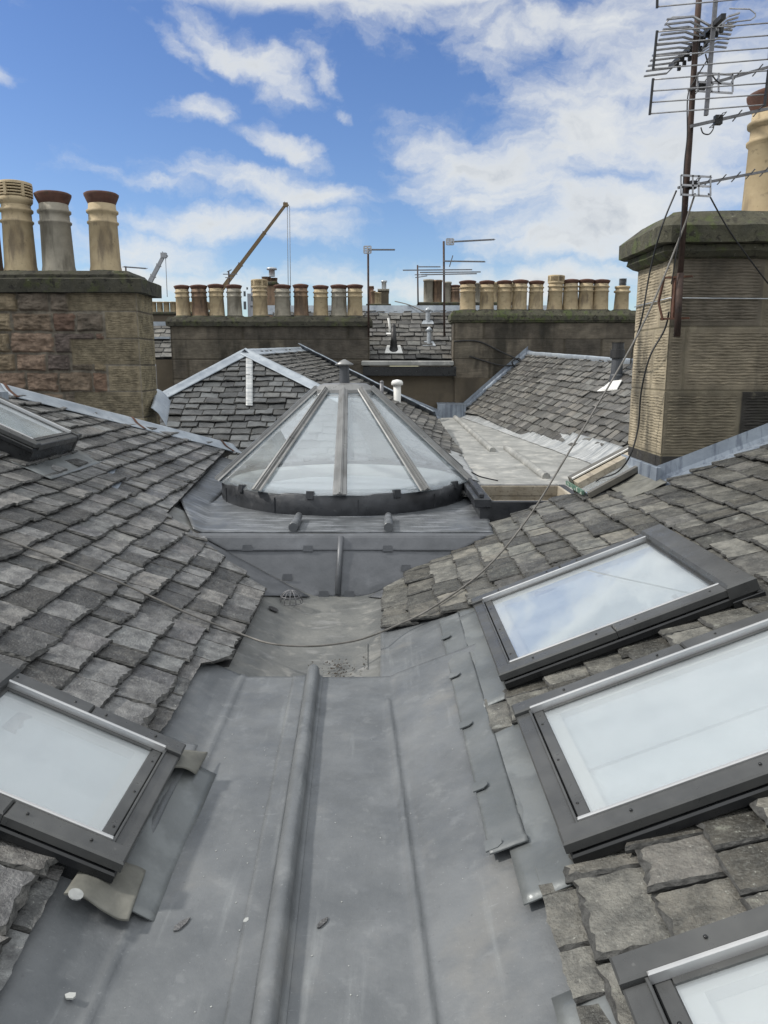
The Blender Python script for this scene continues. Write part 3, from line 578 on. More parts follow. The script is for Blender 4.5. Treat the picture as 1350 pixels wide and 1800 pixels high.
b = MB(); ct = Vector((DC.x, DC.y, ZT)); b.lathe([(RT+.035, -.03), (RT+.03, .0), (RT-.03, .045), (RT-.06, .055), (.03, .06)], NB, ct, smooth=False, ph=.012-math.pi/2+math.pi/NB*0); b.build('crown', M['barm'], dome)
b = MB(); b.lathe([(.05, .05), (.045, .24)], 20, ct, capt=False); b.build('vent_pipe', M['gplas'], dome)
b = MB(); b.lathe([(.045, .225), (.088, .232), (.09, .24), (.01, .285)], 20, ct); b.build('vent_cap', M['barm'], dome)

# ================================================================== stone panels
def panel(name, P0, U, n, wid, hgt, blocks, step, parent, mt, seed=1, mortar=(.16, .14, .11), mrec=.012, sv=None, dvs=1.0):
    sv = sv or step; nu, nv = int(wid/step), int(hgt/sv); u = np.linspace(0, wid, nu+1); v = np.linspace(0, hgt, nv+1); Ug, Vg = np.meshgrid(u, v)
    h = np.full(Ug.shape, -mrec); col = np.ones(Ug.shape+(3,))*np.array(mortar)
    wob = fbm(Ug*7, Vg*7, seed+50)*.03; wob2 = fbm(Ug*7, Vg*7, seed+60)*.03
    for k, (a, b_, c, d, ty, cc) in enumerate(blocks):
        rough = ty == 'r'; uu = Ug+(wob if rough else 0); vv = Vg+(wob2 if rough else 0)
        dist = np.minimum(np.minimum(uu-a, c-uu), np.minimum(vv-b_, d-vv)); msk = dist > 0
        e = np.clip(dist/(.022 if rough else .006), 0, 1); e = e*e*(3-2*e)
        if rough: f = fbm(Ug*5+k*3.7, Vg*9+k, seed+k, 5, .6)*.13+.030+np.abs(fbm(Ug*14, Vg*20+k, seed+k+9, 3))*.05
        elif ty == 'd':      # droved: wavering horizontal furrows inside a drafted margin
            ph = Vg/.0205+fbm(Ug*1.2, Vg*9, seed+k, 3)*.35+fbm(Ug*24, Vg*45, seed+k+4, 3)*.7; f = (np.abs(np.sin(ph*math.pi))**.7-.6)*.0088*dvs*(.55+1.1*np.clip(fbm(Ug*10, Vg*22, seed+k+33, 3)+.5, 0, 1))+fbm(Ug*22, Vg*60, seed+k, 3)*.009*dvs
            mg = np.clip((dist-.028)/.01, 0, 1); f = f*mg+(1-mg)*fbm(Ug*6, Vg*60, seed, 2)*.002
        else: f = fbm(Ug*8, Vg*22, seed+k, 4)*.008
        h = np.where(msk, -mrec+(mrec+f)*e, h); cv = np.array(cc)[None, None, :]*(1+.5*fbm(Ug*6+k, Vg*8, seed+70+k, 4))[..., None]
        if ty == 'd': cv = cv*np.clip(1+h*30/dvs, .5, 1.25)[..., None]  # painted relief shade: furrows darkened, ridges lightened
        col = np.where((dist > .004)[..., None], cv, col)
    U = Vector(U); n = Vector(n); P = np.array(P0)[None, None]+Ug[..., None]*np.array(U)+Vg[..., None]*np.array((0, 0, 1))+h[..., None]*np.array(n)
    off = WL.get(parent.name) or Vector((0, 0, 0)); P = (P-np.array(off)).reshape(-1, 3)
    idx = np.arange((nu+1)*(nv+1)).reshape(nv+1, nu+1); fs = np.stack([idx[:-1, :-1], idx[:-1, 1:], idx[1:, 1:], idx[1:, :-1]], -1).reshape(-1, 4)
    me = bpy.data.meshes.new(name); me.from_pydata(P.tolist(), [], fs.tolist()); ca = me.color_attributes.new('Col', 'FLOAT_COLOR', 'POINT')
    ca.data.foreach_set('color', np.concatenate([col.reshape(-1, 3), np.ones((P.shape[0], 1))], 1).ravel()); me.polygons.foreach_set('use_smooth', [True]*len(fs)); me.materials.append(mt); me.update()
    o = bpy.data.objects.new(name, me); COL.objects.link(o); o.parent = parent; return o
def courses(wid, hgt, hs, wr, ty, cols, seed, gap=.008, x0=0, x1=None, z0=0):
    rd = random.Random(seed); out = []; z = z0; x1 = x1 or wid
    i = 0
    while z < hgt:
        h = hs[i % len(hs)]*(rd.uniform(.93, 1.07) if ty == 'r' else 1); x = x0-rd.uniform(0, wr[0])
        while x < x1:
            w = rd.uniform(*wr); a, c = max(x, x0), min(x+w, x1)
            if c-a > .03: out.append((a+gap, z+gap, c-gap, min(z+h, hgt+.2)-gap, ty, rd.choice(cols)))
            x += w
        z += h; i += 1
    return out
RC = [(0.239, 0.186, 0.124), (0.217, 0.155, 0.113), (0.162, 0.122, 0.087), (0.141, 0.116, 0.087), (0.206, 0.165, 0.107), (0.131, 0.107, 0.083), (0.173, 0.112, 0.078), (0.196, 0.160, 0.119), (0.114, 0.090, 0.078), (0.227, 0.181, 0.119), (0.141, 0.090, 0.066), (0.185, 0.143, 0.104)]
AC = [(.20, .165, .10), (.175, .145, .09), (.22, .185, .12), (.155, .13, .085)]
DC_ = [(0.113, 0.098, 0.075), (0.089, 0.076, 0.059), (0.131, 0.112, 0.086), (0.077, 0.067, 0.054)]

def cope(mb, x0, x1, y0, y1, zb, zt, ov, slope=.0, roll=0, rnd=7, ch=.0):
    """Weathered cope: under-moulding, vertical band, sloping top. Irregular along its length."""
    prof = [(0, zb)]
    if roll: prof += [(roll*.55, zb+.01), (roll, zb+roll*.5), (roll*.9, zb+roll), (roll*.75, zb+roll*1.05)]
    z2 = zb+(roll*1.05 if roll else 0)
    prof += [(ov, z2+.004), (ov+.003, z2+(zt-z2)*(.5 if slope else .93)), (ov-slope if slope else ov-.02, zt)]
    vs = []; fs = []; n = 0
    def ring(o, z):
        q = []; X0, X1, Y0, Y1 = x0-o, x1+o, y0-o, y1+o; c = ch if o > 0 else 0
        cs = [(X0+c, Y0), (X1-c, Y0), (X1, Y0+c), (X1, Y1-c), (X1-c, Y1), (X0+c, Y1), (X0, Y1-c), (X0, Y0+c)]
        for i in range(8):
            a, b = cs[i], cs[(i+1) % 8]; m = 14 if i % 2 == 0 else 1
            m = {0: 40, 4: 10, 2: 10, 6: 12}.get(i, 2)
            for j in range(m): s = j/m; x, y = a[0]+(b[0]-a[0])*s, a[1]+(b[1]-a[1])*s; k = n1d(x*5+z*3, y*5+z*7, rnd, 4); q.append((x+k*.02, y+k*.02, z+.018*n1d(x*6, y*6, rnd+3, 4)))
        return q
    rs = [ring(o, z) for o, z in prof]; m = len(rs[0])
    for i in range(len(rs)-1):
        for j in range(m): fs.append((i*m+j, i*m+(j+1) % m, (i+1)*m+(j+1) % m, (i+1)*m+j))
    fs.append(tuple(range((len(rs)-1)*m, len(rs)*m))); mb.add(sum(rs, []), fs); return mb
# ---- chimney pots: a part mesh at its own base plus its cap as sub-part
PROF = [(.178, 0), (.176, .03), (.165, .10), (.153, .60), (.168, .615), (.170, .635), (.152, .65), (.150, .73), (.170, .745), (.172, .77), (.150, .79), (.146, .86)]
POT = {}
def pot_mesh(k):
    if k in POT: return POT[k]
    b = MB()
    if k == 'body': b.lathe(PROF, 28)
    elif k == 'plain': b.lathe([(.15, 0), (.15, .80), (.165, .805), (.165, .87), (.13, .87), (.13, .80)], 24)
    elif k == 'short': b.lathe([(.18, 0), (.165, .1), (.15, .50), (.185, .52), (.185, .56), (.15, .57), (.15, .62), (.17, .63), (.17, .68), (.06, .70)], 28)
    elif k == 'terra': b.lathe([(.146, .85), (.155, .862), (.178, .925), (.182, .945), (.15, .965), (.07, .985), (.01, .99)], 28)
    elif k == 'terra2':    # flared bonnet with a ring of pierced lugs
        b.lathe([(.146, .85), (.150, .86), (.185, .95), (.188, .972), (.17, .985), (.08, 1.0), (.01, 1.003)], 28)
    elif k == 'louvre':
        b.lathe([(.15, .83), (.172, .86), (.176, .90), (.155, .92)], 28)
        for z in (.92, .955, .99, 1.025): b.lathe([(.166, z), (.176, z+.004), (.176, z+.018), (.13, z+.018)], 28)
        b.lathe([(.176, 1.055), (.178, 1.085), (.15, 1.095), (.01, 1.10)], 28)
        for q in range(6): b.box((.165*math.cos(q*1.047), .165*math.sin(q*1.047), .99), (.03, .03, .15), Matrix.Rotation(q*1.047, 3, 'Z'))
    elif k == 'flue':
        b.lathe([(.07, .69), (.07, .72)], 16)
        for q in range(5): b.lathe([(.08, .72+q*.035), (.085, .727+q*.035), (.085, .742+q*.035), (.06, .742+q*.035)], 16)
    me = bpy.data.meshes.new(k); me.from_pydata(b.v, [], b.f); me.polygons.foreach_set('use_smooth', b.sm); POT[k] = me; return me
def pot(parent, x, y, z, kind='terra', tone='buff', s=1.0, hs=1.0, label=None, lean=(0, 0)):
    body = {'flue': 'short', 'plain': 'plain'}.get(kind, 'body'); me = pot_mesh(body).copy(); me.materials.clear(); me.materials.append(M[tone])
    o = bpy.data.objects.new('chimney_pot', me); COL.objects.link(o); o.parent = parent; off = WL.get(parent.name) or Vector()
    o.location = Vector((x, y, z))-off; o.scale = (s, s, s*hs); o.rotation_euler = (lean[0], lean[1], random.uniform(0, 6.28))
    if label: o['label'] = label
    if kind != 'plain':
        m2 = pot_mesh(kind).copy(); m2.materials.clear(); m2.materials.append({'louvre': M[tone], 'flue': M['gplas']}.get(kind, M['terra'])); c = bpy.data.objects.new({'louvre': 'louvred_cowl', 'flue': 'metal_flue'}.get(kind, 'pot_rim'), m2); COL.objects.link(c); c.parent = o
    return o
def flaunch(mb, x, y, z, r=.24): mb.lathe([(r, -.01), (r*.93, .02), (r*.8, .045), (.15, .055)], 14, (x, y, z))

# ================================================================== left chimney
CLz = 2.42
chl = thing('chimney_stack', 'broad left chimney of rough brown rubble with droved quoins and a black mossy cope', 'chimney', (-4.3, 9, .5))
b = MB(); b.bbox((-6.2, 9.03, -1), (-2.81, 9.62, CLz)); b.build('core', M['render'], chl)
wid = 3.4; bl = courses(wid, 2.1, (.225, .20, .235, .215), (.24, .62), 'r', RC, 3, gap=.010, x1=3.01)
for k, z in enumerate((0, .30, .60, .90, 1.20, 1.50, 1.80)):
    L = (2.62, 3.02)[k % 2]; bl.append((L, z+.004, 3.40, z+.296, 'd', ((0.170, 0.142, 0.095), (0.205, 0.170, 0.113))[k % 2]))
# rubble runs up to the quoins
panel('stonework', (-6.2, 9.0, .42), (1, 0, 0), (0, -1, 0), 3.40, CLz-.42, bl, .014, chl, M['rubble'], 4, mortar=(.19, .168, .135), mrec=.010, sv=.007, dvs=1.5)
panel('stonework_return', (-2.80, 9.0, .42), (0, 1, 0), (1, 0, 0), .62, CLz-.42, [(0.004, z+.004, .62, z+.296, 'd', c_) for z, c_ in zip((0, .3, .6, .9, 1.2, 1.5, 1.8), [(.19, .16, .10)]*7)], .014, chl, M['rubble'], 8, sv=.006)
b = MB(); cope(b, -6.2, -2.80, 9.0, 9.62, CLz, 2.58, .085, roll=0, rnd=4, ch=.0); cope(b, -6.2, -2.93, 9.03, 9.60, 2.575, 2.66, .075, rnd=9, slope=.03); b.build('cope', M['copeD'], chl)
b = MB()
for px, tp, kd, tn, sc in ((38, 320, 'louvre', 'buff', 1.06), (105, 338, 'terra2', 'grey', 1.08), (187, 338, 'terra2', 'buff', 1.03), (-22, 330, 'terra2', 'brown', 1.05), (-110, 330, 'terra', 'buff', 1.05)):
    p = at(px, 484, 9.32); flaunch(b, p.x, 9.32, 2.645, .23); top = at(px, tp, 9.32).z
    hh = {'louvre': 1.10, 'terra': .99, 'terra2': 1.0}[kd]
    pot(chl, p.x, 9.32, 2.66, kd, tn, sc, (top-2.66)/hh/sc, {'louvre': 'buff pot with a slotted louvre top'}.get(kd), (0, R(random.uniform(-1, 1))))
b.build('flaunching', M['copeD'], chl)
b = MB(); b.grid(lambda u, v: Vector(pl(-2.55, 9.05)).lerp(Vector((-2.68, 9.75, 1.12)), v)+Vector((-.17*u, 0, .06+.22*math.sin(u*1.5)*(1-v*.3)+.02*n1d(u*4, v*5, 5))), 8, 16, t=.008); b.build('base_flashing', M['leadB'], chl)
b = MB(); b.grid(lambda u, v: (-3.6+1.2*u, 8.45+.65*v, .62+.45*(1-u)+.12*v), 10, 6, t=.01); b.build('base_apron', M['leadB'], chl)

# ================================================================== right chimney
X0, Y0, X1, Y1 = 1.985, 5.50, 4.6, 6.25; ZC = at(1172, 452, 5.5).z; ZB = .45
chr_ = thing('chimney_stack', 'large near right chimney of droved sandstone with a mossy green chamfered cope', 'chimney', (X0, Y0, ZB))
b = MB(); b.bbox((X0+.03, Y0+.03, -.5), (X1, Y1-.02, ZC)); b.build('core', M['render'], chr_)
z1, z2, z3 = at(1165, 575, 5.5).z, at(1163, 687, 5.5).z, at(1163, 800, 5.5).z
g = .0035; rows = [(z3-ZB, z2-ZB), (z2-ZB, z1-ZB), (z1-ZB, ZC-ZB+.05)]
c0, c1, c2 = (0.155, 0.134, 0.096), (0.186, 0.159, 0.116), (0.116, 0.100, 0.077); j1, j2, j3 = (at(q, 600, 5.5).x-X0 for q in (1335, 1205, 1312))
fb = []
for (lo, hi), js, cc in zip(rows, (j3, j2, j1), ((c0, (.035, .032, .028)), (c1, c1), (c2, c0))):
    fb += [(0+.001, lo+g, js-g, hi-g, 'd', cc[0]), (js+g, lo+g, js+.95, hi-g, 'd', cc[1]), (js+.957, lo+g, 3, hi-g, 'd', c0)]
fb.append((0, 0, 3, z3-ZB-g, 'p', (.035, .033, .03)))
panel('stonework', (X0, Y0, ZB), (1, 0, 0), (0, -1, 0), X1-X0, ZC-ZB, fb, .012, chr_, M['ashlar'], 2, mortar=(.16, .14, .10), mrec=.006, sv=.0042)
sb = []
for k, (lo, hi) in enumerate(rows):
    j = (.52, .30, .22)[k]; cc = (.31, .265, .19); sb += [(-.01, lo+g, .75-j-g, hi-g, 'd', cc), (.75-j+g, lo+g, .76, hi-g, 'd', (.28, .24, .17))]  # left face stone lightened to paint light from the left
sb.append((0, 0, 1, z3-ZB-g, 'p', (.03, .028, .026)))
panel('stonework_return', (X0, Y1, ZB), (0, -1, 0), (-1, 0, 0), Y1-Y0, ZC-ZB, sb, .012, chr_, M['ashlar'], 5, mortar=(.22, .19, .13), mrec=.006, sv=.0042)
ZT2 = at(1187, 371, 5.5).z
b = MB(); cope(b, X0, X1, Y0, Y1, ZC-.01, ZT2, .135, slope=.13, roll=.085, rnd=5, ch=.06); b.build('cope', M['cope'], chr_)
p = at(1352, 362, 5.92); topz = at(1340, 160, 5.92).z
pot(chr_, p.x, 5.92, ZT2-.03, 'terra2', 'buff', 1.12, (topz-ZT2+.03)/1.0/1.12)
pot(chr_, p.x+.62, 5.92, ZT2-.03, 'terra', 'buff', 1.12)
# base flashing: pale at the corner, streaked up the slope
b = MB()
for o, zz in ((.03, .135), (.045, .05)):
    b.add([pr(X0-.02, Y0-o, .02)+Vector((0, 0, 0)), pr(X1, Y0-o, .02), pr(X1, Y0-o, .02)+Vector((0, .02, zz)), pr(X0-.02, Y0-o, .02)+Vector((0, .02, zz)),
           pr(X0-.02, Y0, 0), pr(X1, Y0, 0), pr(X1, Y0, 0)+Vector((0, 0, zz)), pr(X0-.02, Y0, 0)+Vector((0, 0, zz))], [(0, 1, 2, 3), (3, 2, 6, 7), (0, 3, 7, 4)])
b.grid(lambda u, v: pr(X0+(X1-X0)*u, Y0-.02-.16*v, .030+.012*(1-v))+Vector((0, 0, .004*n1d(u*20, v, 2))), 60, 4, t=.004)
b.build('front_flashing', M['leadV'], chr_)
b = MB(); b.bbox((X0-.035, Y0-.04, .60), (X0-.005, Y1+.05, zR(X0)+.14), .004); b.build('side_flashing', M['leadV'], chr_)
b = MB(); b.grid(lambda u, v: Vector((1.72+.26*u, 5.32+.62*v, zR(1.72+.26*u)+.046+.014*n1d(u*4, v*5, 7)+.05*max(0, u-.7))), 18, 24, t=.005); b.build('corner_lead_patch', M['leadO'], chr_)
# wire strap round the stack with the mast bracket
b = MB(); zs = at(1165, 525, 5.5).z; b.tube([(X0-.012, Y1, zs), (X0-.014, Y0-.012, zs+.004), (X0+.7, Y0-.02, zs-.002), (X1, Y0-.016, zs)], .004, 6); b.build('lashing_wire', M['galv'], chr_)

# ================================================================== aerial mast on the right chimney
YM = 5.30
mt_ = thing('aerial_mast', 'tall rusty aerial mast lashed to the big right chimney', 'aerial mast', at(1192, 592, YM))
b = MB(); mp = [at(1190, 592, YM), at(1196, 480, YM), at(1212, 250, YM), at(1222, 90, YM), at(1233, -60, YM)]
b.tube(mp[:2], .022, 12); b.tube(mp[1:], .0185, 12); b.build('mast_pole', M['mast'], mt_)
b = MB(); bc = at(1186, 525, YM+.06)
for dz in (.14, -.13): b.bar(bc+Vector((-.07, .05, dz)), bc+Vector((.09, -.05, dz)), .03, .012)
b.bar(bc+Vector((-.07, .03, .14)), bc+Vector((-.09, .05, -.02)), .02, .012); b.bar(bc+Vector((-.09, .05, -.02)), bc+Vector((-.06, .03, -.14)), .02, .012); b.bar(bc+Vector((0, .02, .14)), bc+Vector((0, .02, -.13)), .05, .012)
b.build('bracket', M['rust'], mt_)
def rod(b, p, q, r=.0035): b.tube([p, q], r, 6, smooth=True)
A_ = []
# 1: tall ladder-like wideband reflector panel
a1 = thing('tv_aerial', 'wide grid aerial with long horizontal rods at the top of the rusty mast', 'aerial', at(1245, 120, YM-.12), group='aerials on the rusty mast')
YA = YM-.14
b = MB(); b.bar(at(1263, -60, YA), at(1241, 203, YA), .022, .022); b.build('spine', M['alud'], a1)
b = MB()
for y in (-20, 12, 55, 77, 98, 120): pass
rods = [(1155, 12, 1350, -6), (1156, -28, 1352, -46), (1157, -8, 1351, -26), (1155, 56, 1356, 40), (1153, 77, 1355, 62), (1151, 99, 1354, 84), (1148, 121, 1352, 104), (1148, 140, 1352, 124), (1146, 160, 1350, 146), (1144, 180, 1347, 166), (1142, 200, 1345, 184)]
for x0, y0, x1, y1 in rods: rod(b, at(x0, y0, YA-.012), at(x1, y1, YA-.012), .0042)
b.build('rods', M['alu'], a1)
for p, q in (((1156, -30), (1155, 14)), ((1155, 54), (1148, 122)), ((1148, 138), (1142, 202)), ((1352, -45), (1350, -4)), ((1356, 38), (1352, 105)), ((1351, 122), (1344, 187))):
    b = MB(); b.bar(at(*p, YA-.012), at(*q, YA-.012), .013, .013); b.build('end_bar', M['blk'], a1)
# 2: fan of bent elements on a raked boom
a2 = thing('tv_aerial', 'feathered aerial with many short bent elements fanning from a dark raked boom', 'aerial', at(1240, 80, YM-.05), group='aerials on the rusty mast')
bo = [at(1272, 28, YM-.30), at(1178, 118, YM+.95)]
b = MB(); b.bar(bo[0], bo[1], .028, .028); b.build('boom', M['blk'], a2)
bl_, br_ = MB(), MB()
for k in range(12):
    t = k/11; c = at(1237-66*t+12, 46+72*t, YM-.10+.03*k); c2 = at(1248-40*t+8, 52+60*t, YM-.10+.03*k)
    lx, ly = 1196-46*t, 30+100*t; e = at(lx-24+6*t, ly+4, YM-.1+.03*k); mdl = at(lx+22, ly-1, YM-.1+.03*k)
    for p, q in ((c, mdl), (mdl, e)): bl_.bar(p, q, .017, .008)
    if k < 10:
        rx, ry = 1300-28*t, 25+84*t-2; mdr = at(rx-20, ry+ (6 if k < 4 else -10), YM-.1+.03*k); e2 = at(rx, ry+(0 if k < 4 else -8), YM-.1+.03*k)
        for p, q in ((c2, mdr), (mdr, e2)): br_.bar(p, q, .017, .008)
bl_.build('bent_elements', M['alu'], a2); br_.build('bent_elements', M['alu'], a2)
for x0, s in ((1172, 1), (1328, -1)):
    b = MB()
    y0 = 38 if s > 0 else 24
    b.tube([at(x0+46*s, y0-9, YM-.1), at(x0+10*s, y0-8, YM-.1), at(x0, y0, YM-.1), at(x0, y0+5, YM-.1), at(x0+8*s, y0+11, YM-.1), at(x0+50*s, y0+14-2*s, YM-.1)], .004, 6)
    b.build('folded_dipole', M['alu'], a2)
b = MB()
for k in range(9): t = k/8; p = at(1262-74*t, 44+68*t, YM-.08+.05*k); b.box(p, (.035, .03, .028)); b.box(p+Vector((.02, -.01, -.03)), (.02, .02, .03))
b.build('element_clamps', M['blk'], a2)
# 3..5: small yagis reaching to the right
def yagi(label, x0, y0, x1, y1, Ya, Yb, refl=None, els=5, boomw=.014, vert=.05, group='aerials on the rusty mast', dip=.14, m='alud', parent_loc=None):
    t = thing('tv_aerial', label, 'aerial', at(x0, y0, Ya), group=group); A, B = at(x0, y0, Ya), at(x1, y1, Yb); b = MB(); b.bar(A, B, boomw, boomw); b.build('boom', M[m], t)
    d = (B-A).normalized(); up = Vector((0, 0, 1)); sd_ = d.cross(up).normalized()
    for k in range(els):
        p = A.lerp(B, .28+.70*k/max(els-1, 1)); ax = (sd_*.75+up*.35).normalized(); b = MB(); b.bar(p-ax*vert, p+ax*vert, .007, .004); b.build('director', M[m], t)
    p = A.lerp(B, dip); b = MB(); b.box(p, (boomw*2.6, boomw*2.2, boomw*3)); b.build('dipole_box', M['blk'], t)
    b = MB()
    ax = (sd_*.8+up*.3).normalized(); 
    for s in (-1, 1): b.tube([p+ax*.015*s, p+ax*.07*s-d*.015, p+ax*.075*s+d*.01, p+ax*.015*s+d*.012], .003, 6)
    b.build('dipole', M[m], t)
    if refl:
        (rx0, ry0, rx1, ry1) = refl; b = MB(); q = lambda x, y: at(x, y, Ya-.02)
        for y in (ry0, (ry0+ry1)/2, ry1): b.bar(q(rx0, y), q(rx1, y+(rx1-rx0)*.06), .012, .006, up=(0, 1, 0))
        for x in (rx0, rx0+(rx1-rx0)*.4, rx0+(rx1-rx0)*.6, rx1): b.bar(q(x, ry0), q(x, ry1+2), .010, .006, up=(0, 1, 0))
        b.build('reflector', M['alu'], t)
    return t
yagi('upper small aerial with a square slotted reflector pointing right under the grid', 1210, 158, 1372, 112, YM-.02, YM+.15, (1226, 128, 1288, 160), 4, .016)
yagi('middle small aerial on a bare boom pointing right beside the tall pot', 1214, 222, 1372, 186, YM-.03, YM+.1, None, 4, .018, dip=.30)
yagi('lowest small aerial of the rusty mast with a square slotted reflector behind it', 1192, 330, 1372, 296, YM-.04, YM+.1, (1197, 308, 1249, 342), 6, .016)
# cables
def cable(label, pts, r, m='blk', name='cable', group=None, n=40):
    pts = [Vector(p) for p in pts]; out = []
    for i in range(len(pts)-1):
        p0, p1, p2, p3 = pts[max(i-1, 0)], pts[i], pts[i+1], pts[min(i+2, len(pts)-1)]
        for k in range(8):
            t = k/8; out.append(.5*((2*p1)+(p2-p0)*t+(2*p0-5*p1+4*p2-p3)*t*t+(3*p1-p0-3*p2+p3)*t**3))
    out.append(pts[-1]); b = MB(); b.tube([p for p in out], r, 6); return tag(b.build(name, M[m]), label, 'cable', group)
cable('long grey cable from the rusty mast down over the slates and across the gutter', [at(1222, 340, YM-.03), at(1190, 430, 5.28), at(1120, 590, 5.2), at(1000, 795, 5.05), at(925, 915, 4.98), onR(850, 1003, .075), onR(760, 1068, .08), onR(700, 1098, .08), at(640, 1122, 4.25), at(590, 1132, 4.15), at(540, 1136, 4.08), at(480, 1132, 4.05), onL(430, 1117, .075), onL(330, 1078, .075), onL(220, 1028, .075), onL(110, 985, .075), onL(-20, 938, .075)], .0062, 'cable')
cable('thin black cable bowing out from the mast beside the corner of the right chimney', [at(1189, 335, YM), at(1163, 400, YM+.0), at(1142, 480, 5.42), at(1128, 560, 5.45), at(1113, 610, 5.7), at(1108, 640, 6.1)], .0055)
cable('black cable hanging from the mast bracket down the pale side of the right chimney', [at(1176, 548, 5.40), at(1168, 580, 5.44), at(1142, 628, 5.46), at(1127, 690, 5.55), at(1122, 750, 5.6), at(1108, 800, 5.6), at(1085, 830, 5.75), at(1052, 843, 5.95), at(1042, 860, 5.95)], .0062)
cable('thin stay wire from the lowest aerial down to the face of the right chimney', [at(1245, 340, YM), at(1285, 410, YM+.05), at(1350, 498, 5.46), at(1372, 522, 5.47)], .005)
cable('black cable strung down the rusty mast past the small aerials', [at(1250, 95, YM-.05), at(1222, 140, YM-.05), at(1209, 170, YM-.06), at(1208, 240, YM-.05), at(1203, 290, YM-.05), at(1197, 400, YM-.05), at(1190, 440, YM-.04), at(1180, 500, YM)], .004)
cable('second black cable beside the mast looping at the middle small aerial', [at(1240, 95, YM-.07), at(1247, 120, YM-.07), at(1256, 138, YM-.07), at(1268, 148, YM-.07)], .0045)
cable('short drooping cable loop under the middle small aerial', [at(1232, 224, YM-.05), at(1236, 234, YM-.05), at(1246, 236, YM-.05), at(1253, 228, YM-.05), at(1255, 219, YM-.05)], .004)

# ================================================================== hatch and far gutter behind the right slope
hat = thing('roof_hatch', 'open timber lined roof hatch with a black rim beside the dome', 'roof hatch', at(930, 870, 6.9))
def hx(px, py, Y): return at(px, py, Y)
hz = .60
q0, q1, q2, q3 = at(862, 893, 6.35), at(1010, 890, 6.35), at(990, 846, 7.35), at(838, 848, 7.35)
ZH = .50
x0, x1, y0, y1 = .80, 1.72, 6.30, 7.25
b = MB()
for a, c in (((x0, y0, .1), (x1, y0+.06, ZH)), ((x0, y0+.06, .1), (x0+.06, y1, ZH)), ((x1-.06, y0+.06, .1), (x1, y1, ZH)), ((x0+.06, y1-.06, .1), (x1-.06, y1, ZH))): b.bbox(a, c, .006)
b.build('rim', M['kerb'], hat)
b = MB(); b.bbox((x0-.05, y0-.03, ZH-.05), (x0+.09, y1+.03, ZH+.03), .01); b.bbox((x0-.01, y0-.02, ZH+.03), (x0+.03, y1, ZH+.07), .008); b.build('rail', M['kerb'], hat)
b = MB()
for k in range(2):
    zt = ZH-.002-.10*k
    b.bbox((x0+.10, y1-.085, zt-.095), (x1-.065, y1-.062, zt), .003); b.bbox((x1-.085, y0+.065, zt-.095), (x1-.062, y1-.09, zt), .003); b.bbox((x0+.092, y0+.065, zt-.095), (x0+.115, y1-.09, zt), .003); b.bbox((x0+.12, y0+.062, zt-.095), (x1-.09, y0+.085, zt), .003)
b.build('timber_lining', M['timber'], hat)
b = MB(); b.bbox((x0+.06, y0+.06, .08), (x1-.06, y1-.06, .13)); b.build('hatch_floor', M['deck'], hat)
sk = thing('roof_window', 'small roof window seen edge on beside the base of the right chimney', 'roof window', at(1050, 830, 6.9), group='roof windows in the slate slopes')
A, B = onR(1000, 842, .13), onR(1106, 786, .13)
up = Vector((-.38, 0, .92)); dy = Vector((0, -.60, -.0))
for nm, o0, o1, h0, h1, mm in (('curb', 0, .96, -.12, -.06, 'curb'), ('frame', -.03, .22, -.05, .02, 'cladd'), ('frame', .27, .52, -.05, .012, 'timber'), ('frame', .90, 1.0, -.06, -.02, 'cladd')):
    b = MB(); q = [A+dy*o0, B+dy*o0, B+dy*o1, A+dy*o1]; b.hexa([p+up*h0 for p in q], [p+up*h1 for p in q]); b.build(nm, M[mm], sk)
b = MB(); q = [A+dy*.53, B+dy*.53, B+dy*.90, A+dy*.90]; b.hexa([p+up*-.045 for p in q], [p+up*-.035 for p in q]); b.build('pane', M['pane'], sk)
b = MB(); q = [A+dy*.22, B+dy*.22, B+dy*.27, A+dy*.27]; b.hexa([p+up*.0205 for p in q], [p+up*.032 for p in q]); b.build('bright_trim', M['white'], sk)
b = MB(); b.bar(A+Vector((-.015, 0, -.03)), A+Vector((-.015, -.52, -.03)), .022, .03); b.build('green_sill', M['green'], sk)
b = MB(); b.grid(lambda u, v: pr(1.70+.28*u, 5.88+.36*v, .02+.006*n1d(u*4, v*5, 7)), 10, 16, t=.006); b.build('flashing_sheet', M['leadW'], sk)

fg = thing('lead_gutter', 'pale chalky lead gutter with two rolls running away behind the dome', 'gutter', (1.6, 12, .45))
def fgz(y): return .40+.013*(y-7.3)
def fx0(y): return .92+.015*(y-8)
def fx1(y): return 2.62-(y-9.5)*.118 if y > 9.5 else 2.62+(9.5-y)*.0
b = MB(); b.grid(lambda u, v: ((fx0(7.2+10*v)-.15)*(1-u)+(fx1(7.2+10*v)+.2)*u, 7.2+10*v, fgz(7.2+10*v)+.012*n1d(u*4, v*20, 6)), 30, 100, t=.01); b.build('floor_sheet', M['leadC'], fg)
for (pa, pb) in (((800, 735), (866, 795)), ((890, 790), (960, 842))):
    def on(px, py):
        a, c = ray(px, py); D = (.43-EYE)/c
        for _ in range(4): D = (fgz(D)-EYE)/c
        return Vector((a*D, D, fgz(D)))
    P0_, P1_ = on(*pa), on(*pb); b = MB(); b.tube([P0_.lerp(P1_, k/12)+Vector((.008*n1d(k, 3), 0, .022)) for k in range(13)], .045, 10); b.build('roll', M['leadC'], fg)
b = MB(); b.grid(lambda u, v: ((fx0(8+9*v))-.25+.33*u, 8+9*v, fgz(8+9*v)+.012+.11*(1-u)+.012*n1d(u*3, v*40, 6)), 8, 90, t=.006); b.build('left_apron', M['leadW'], fg)
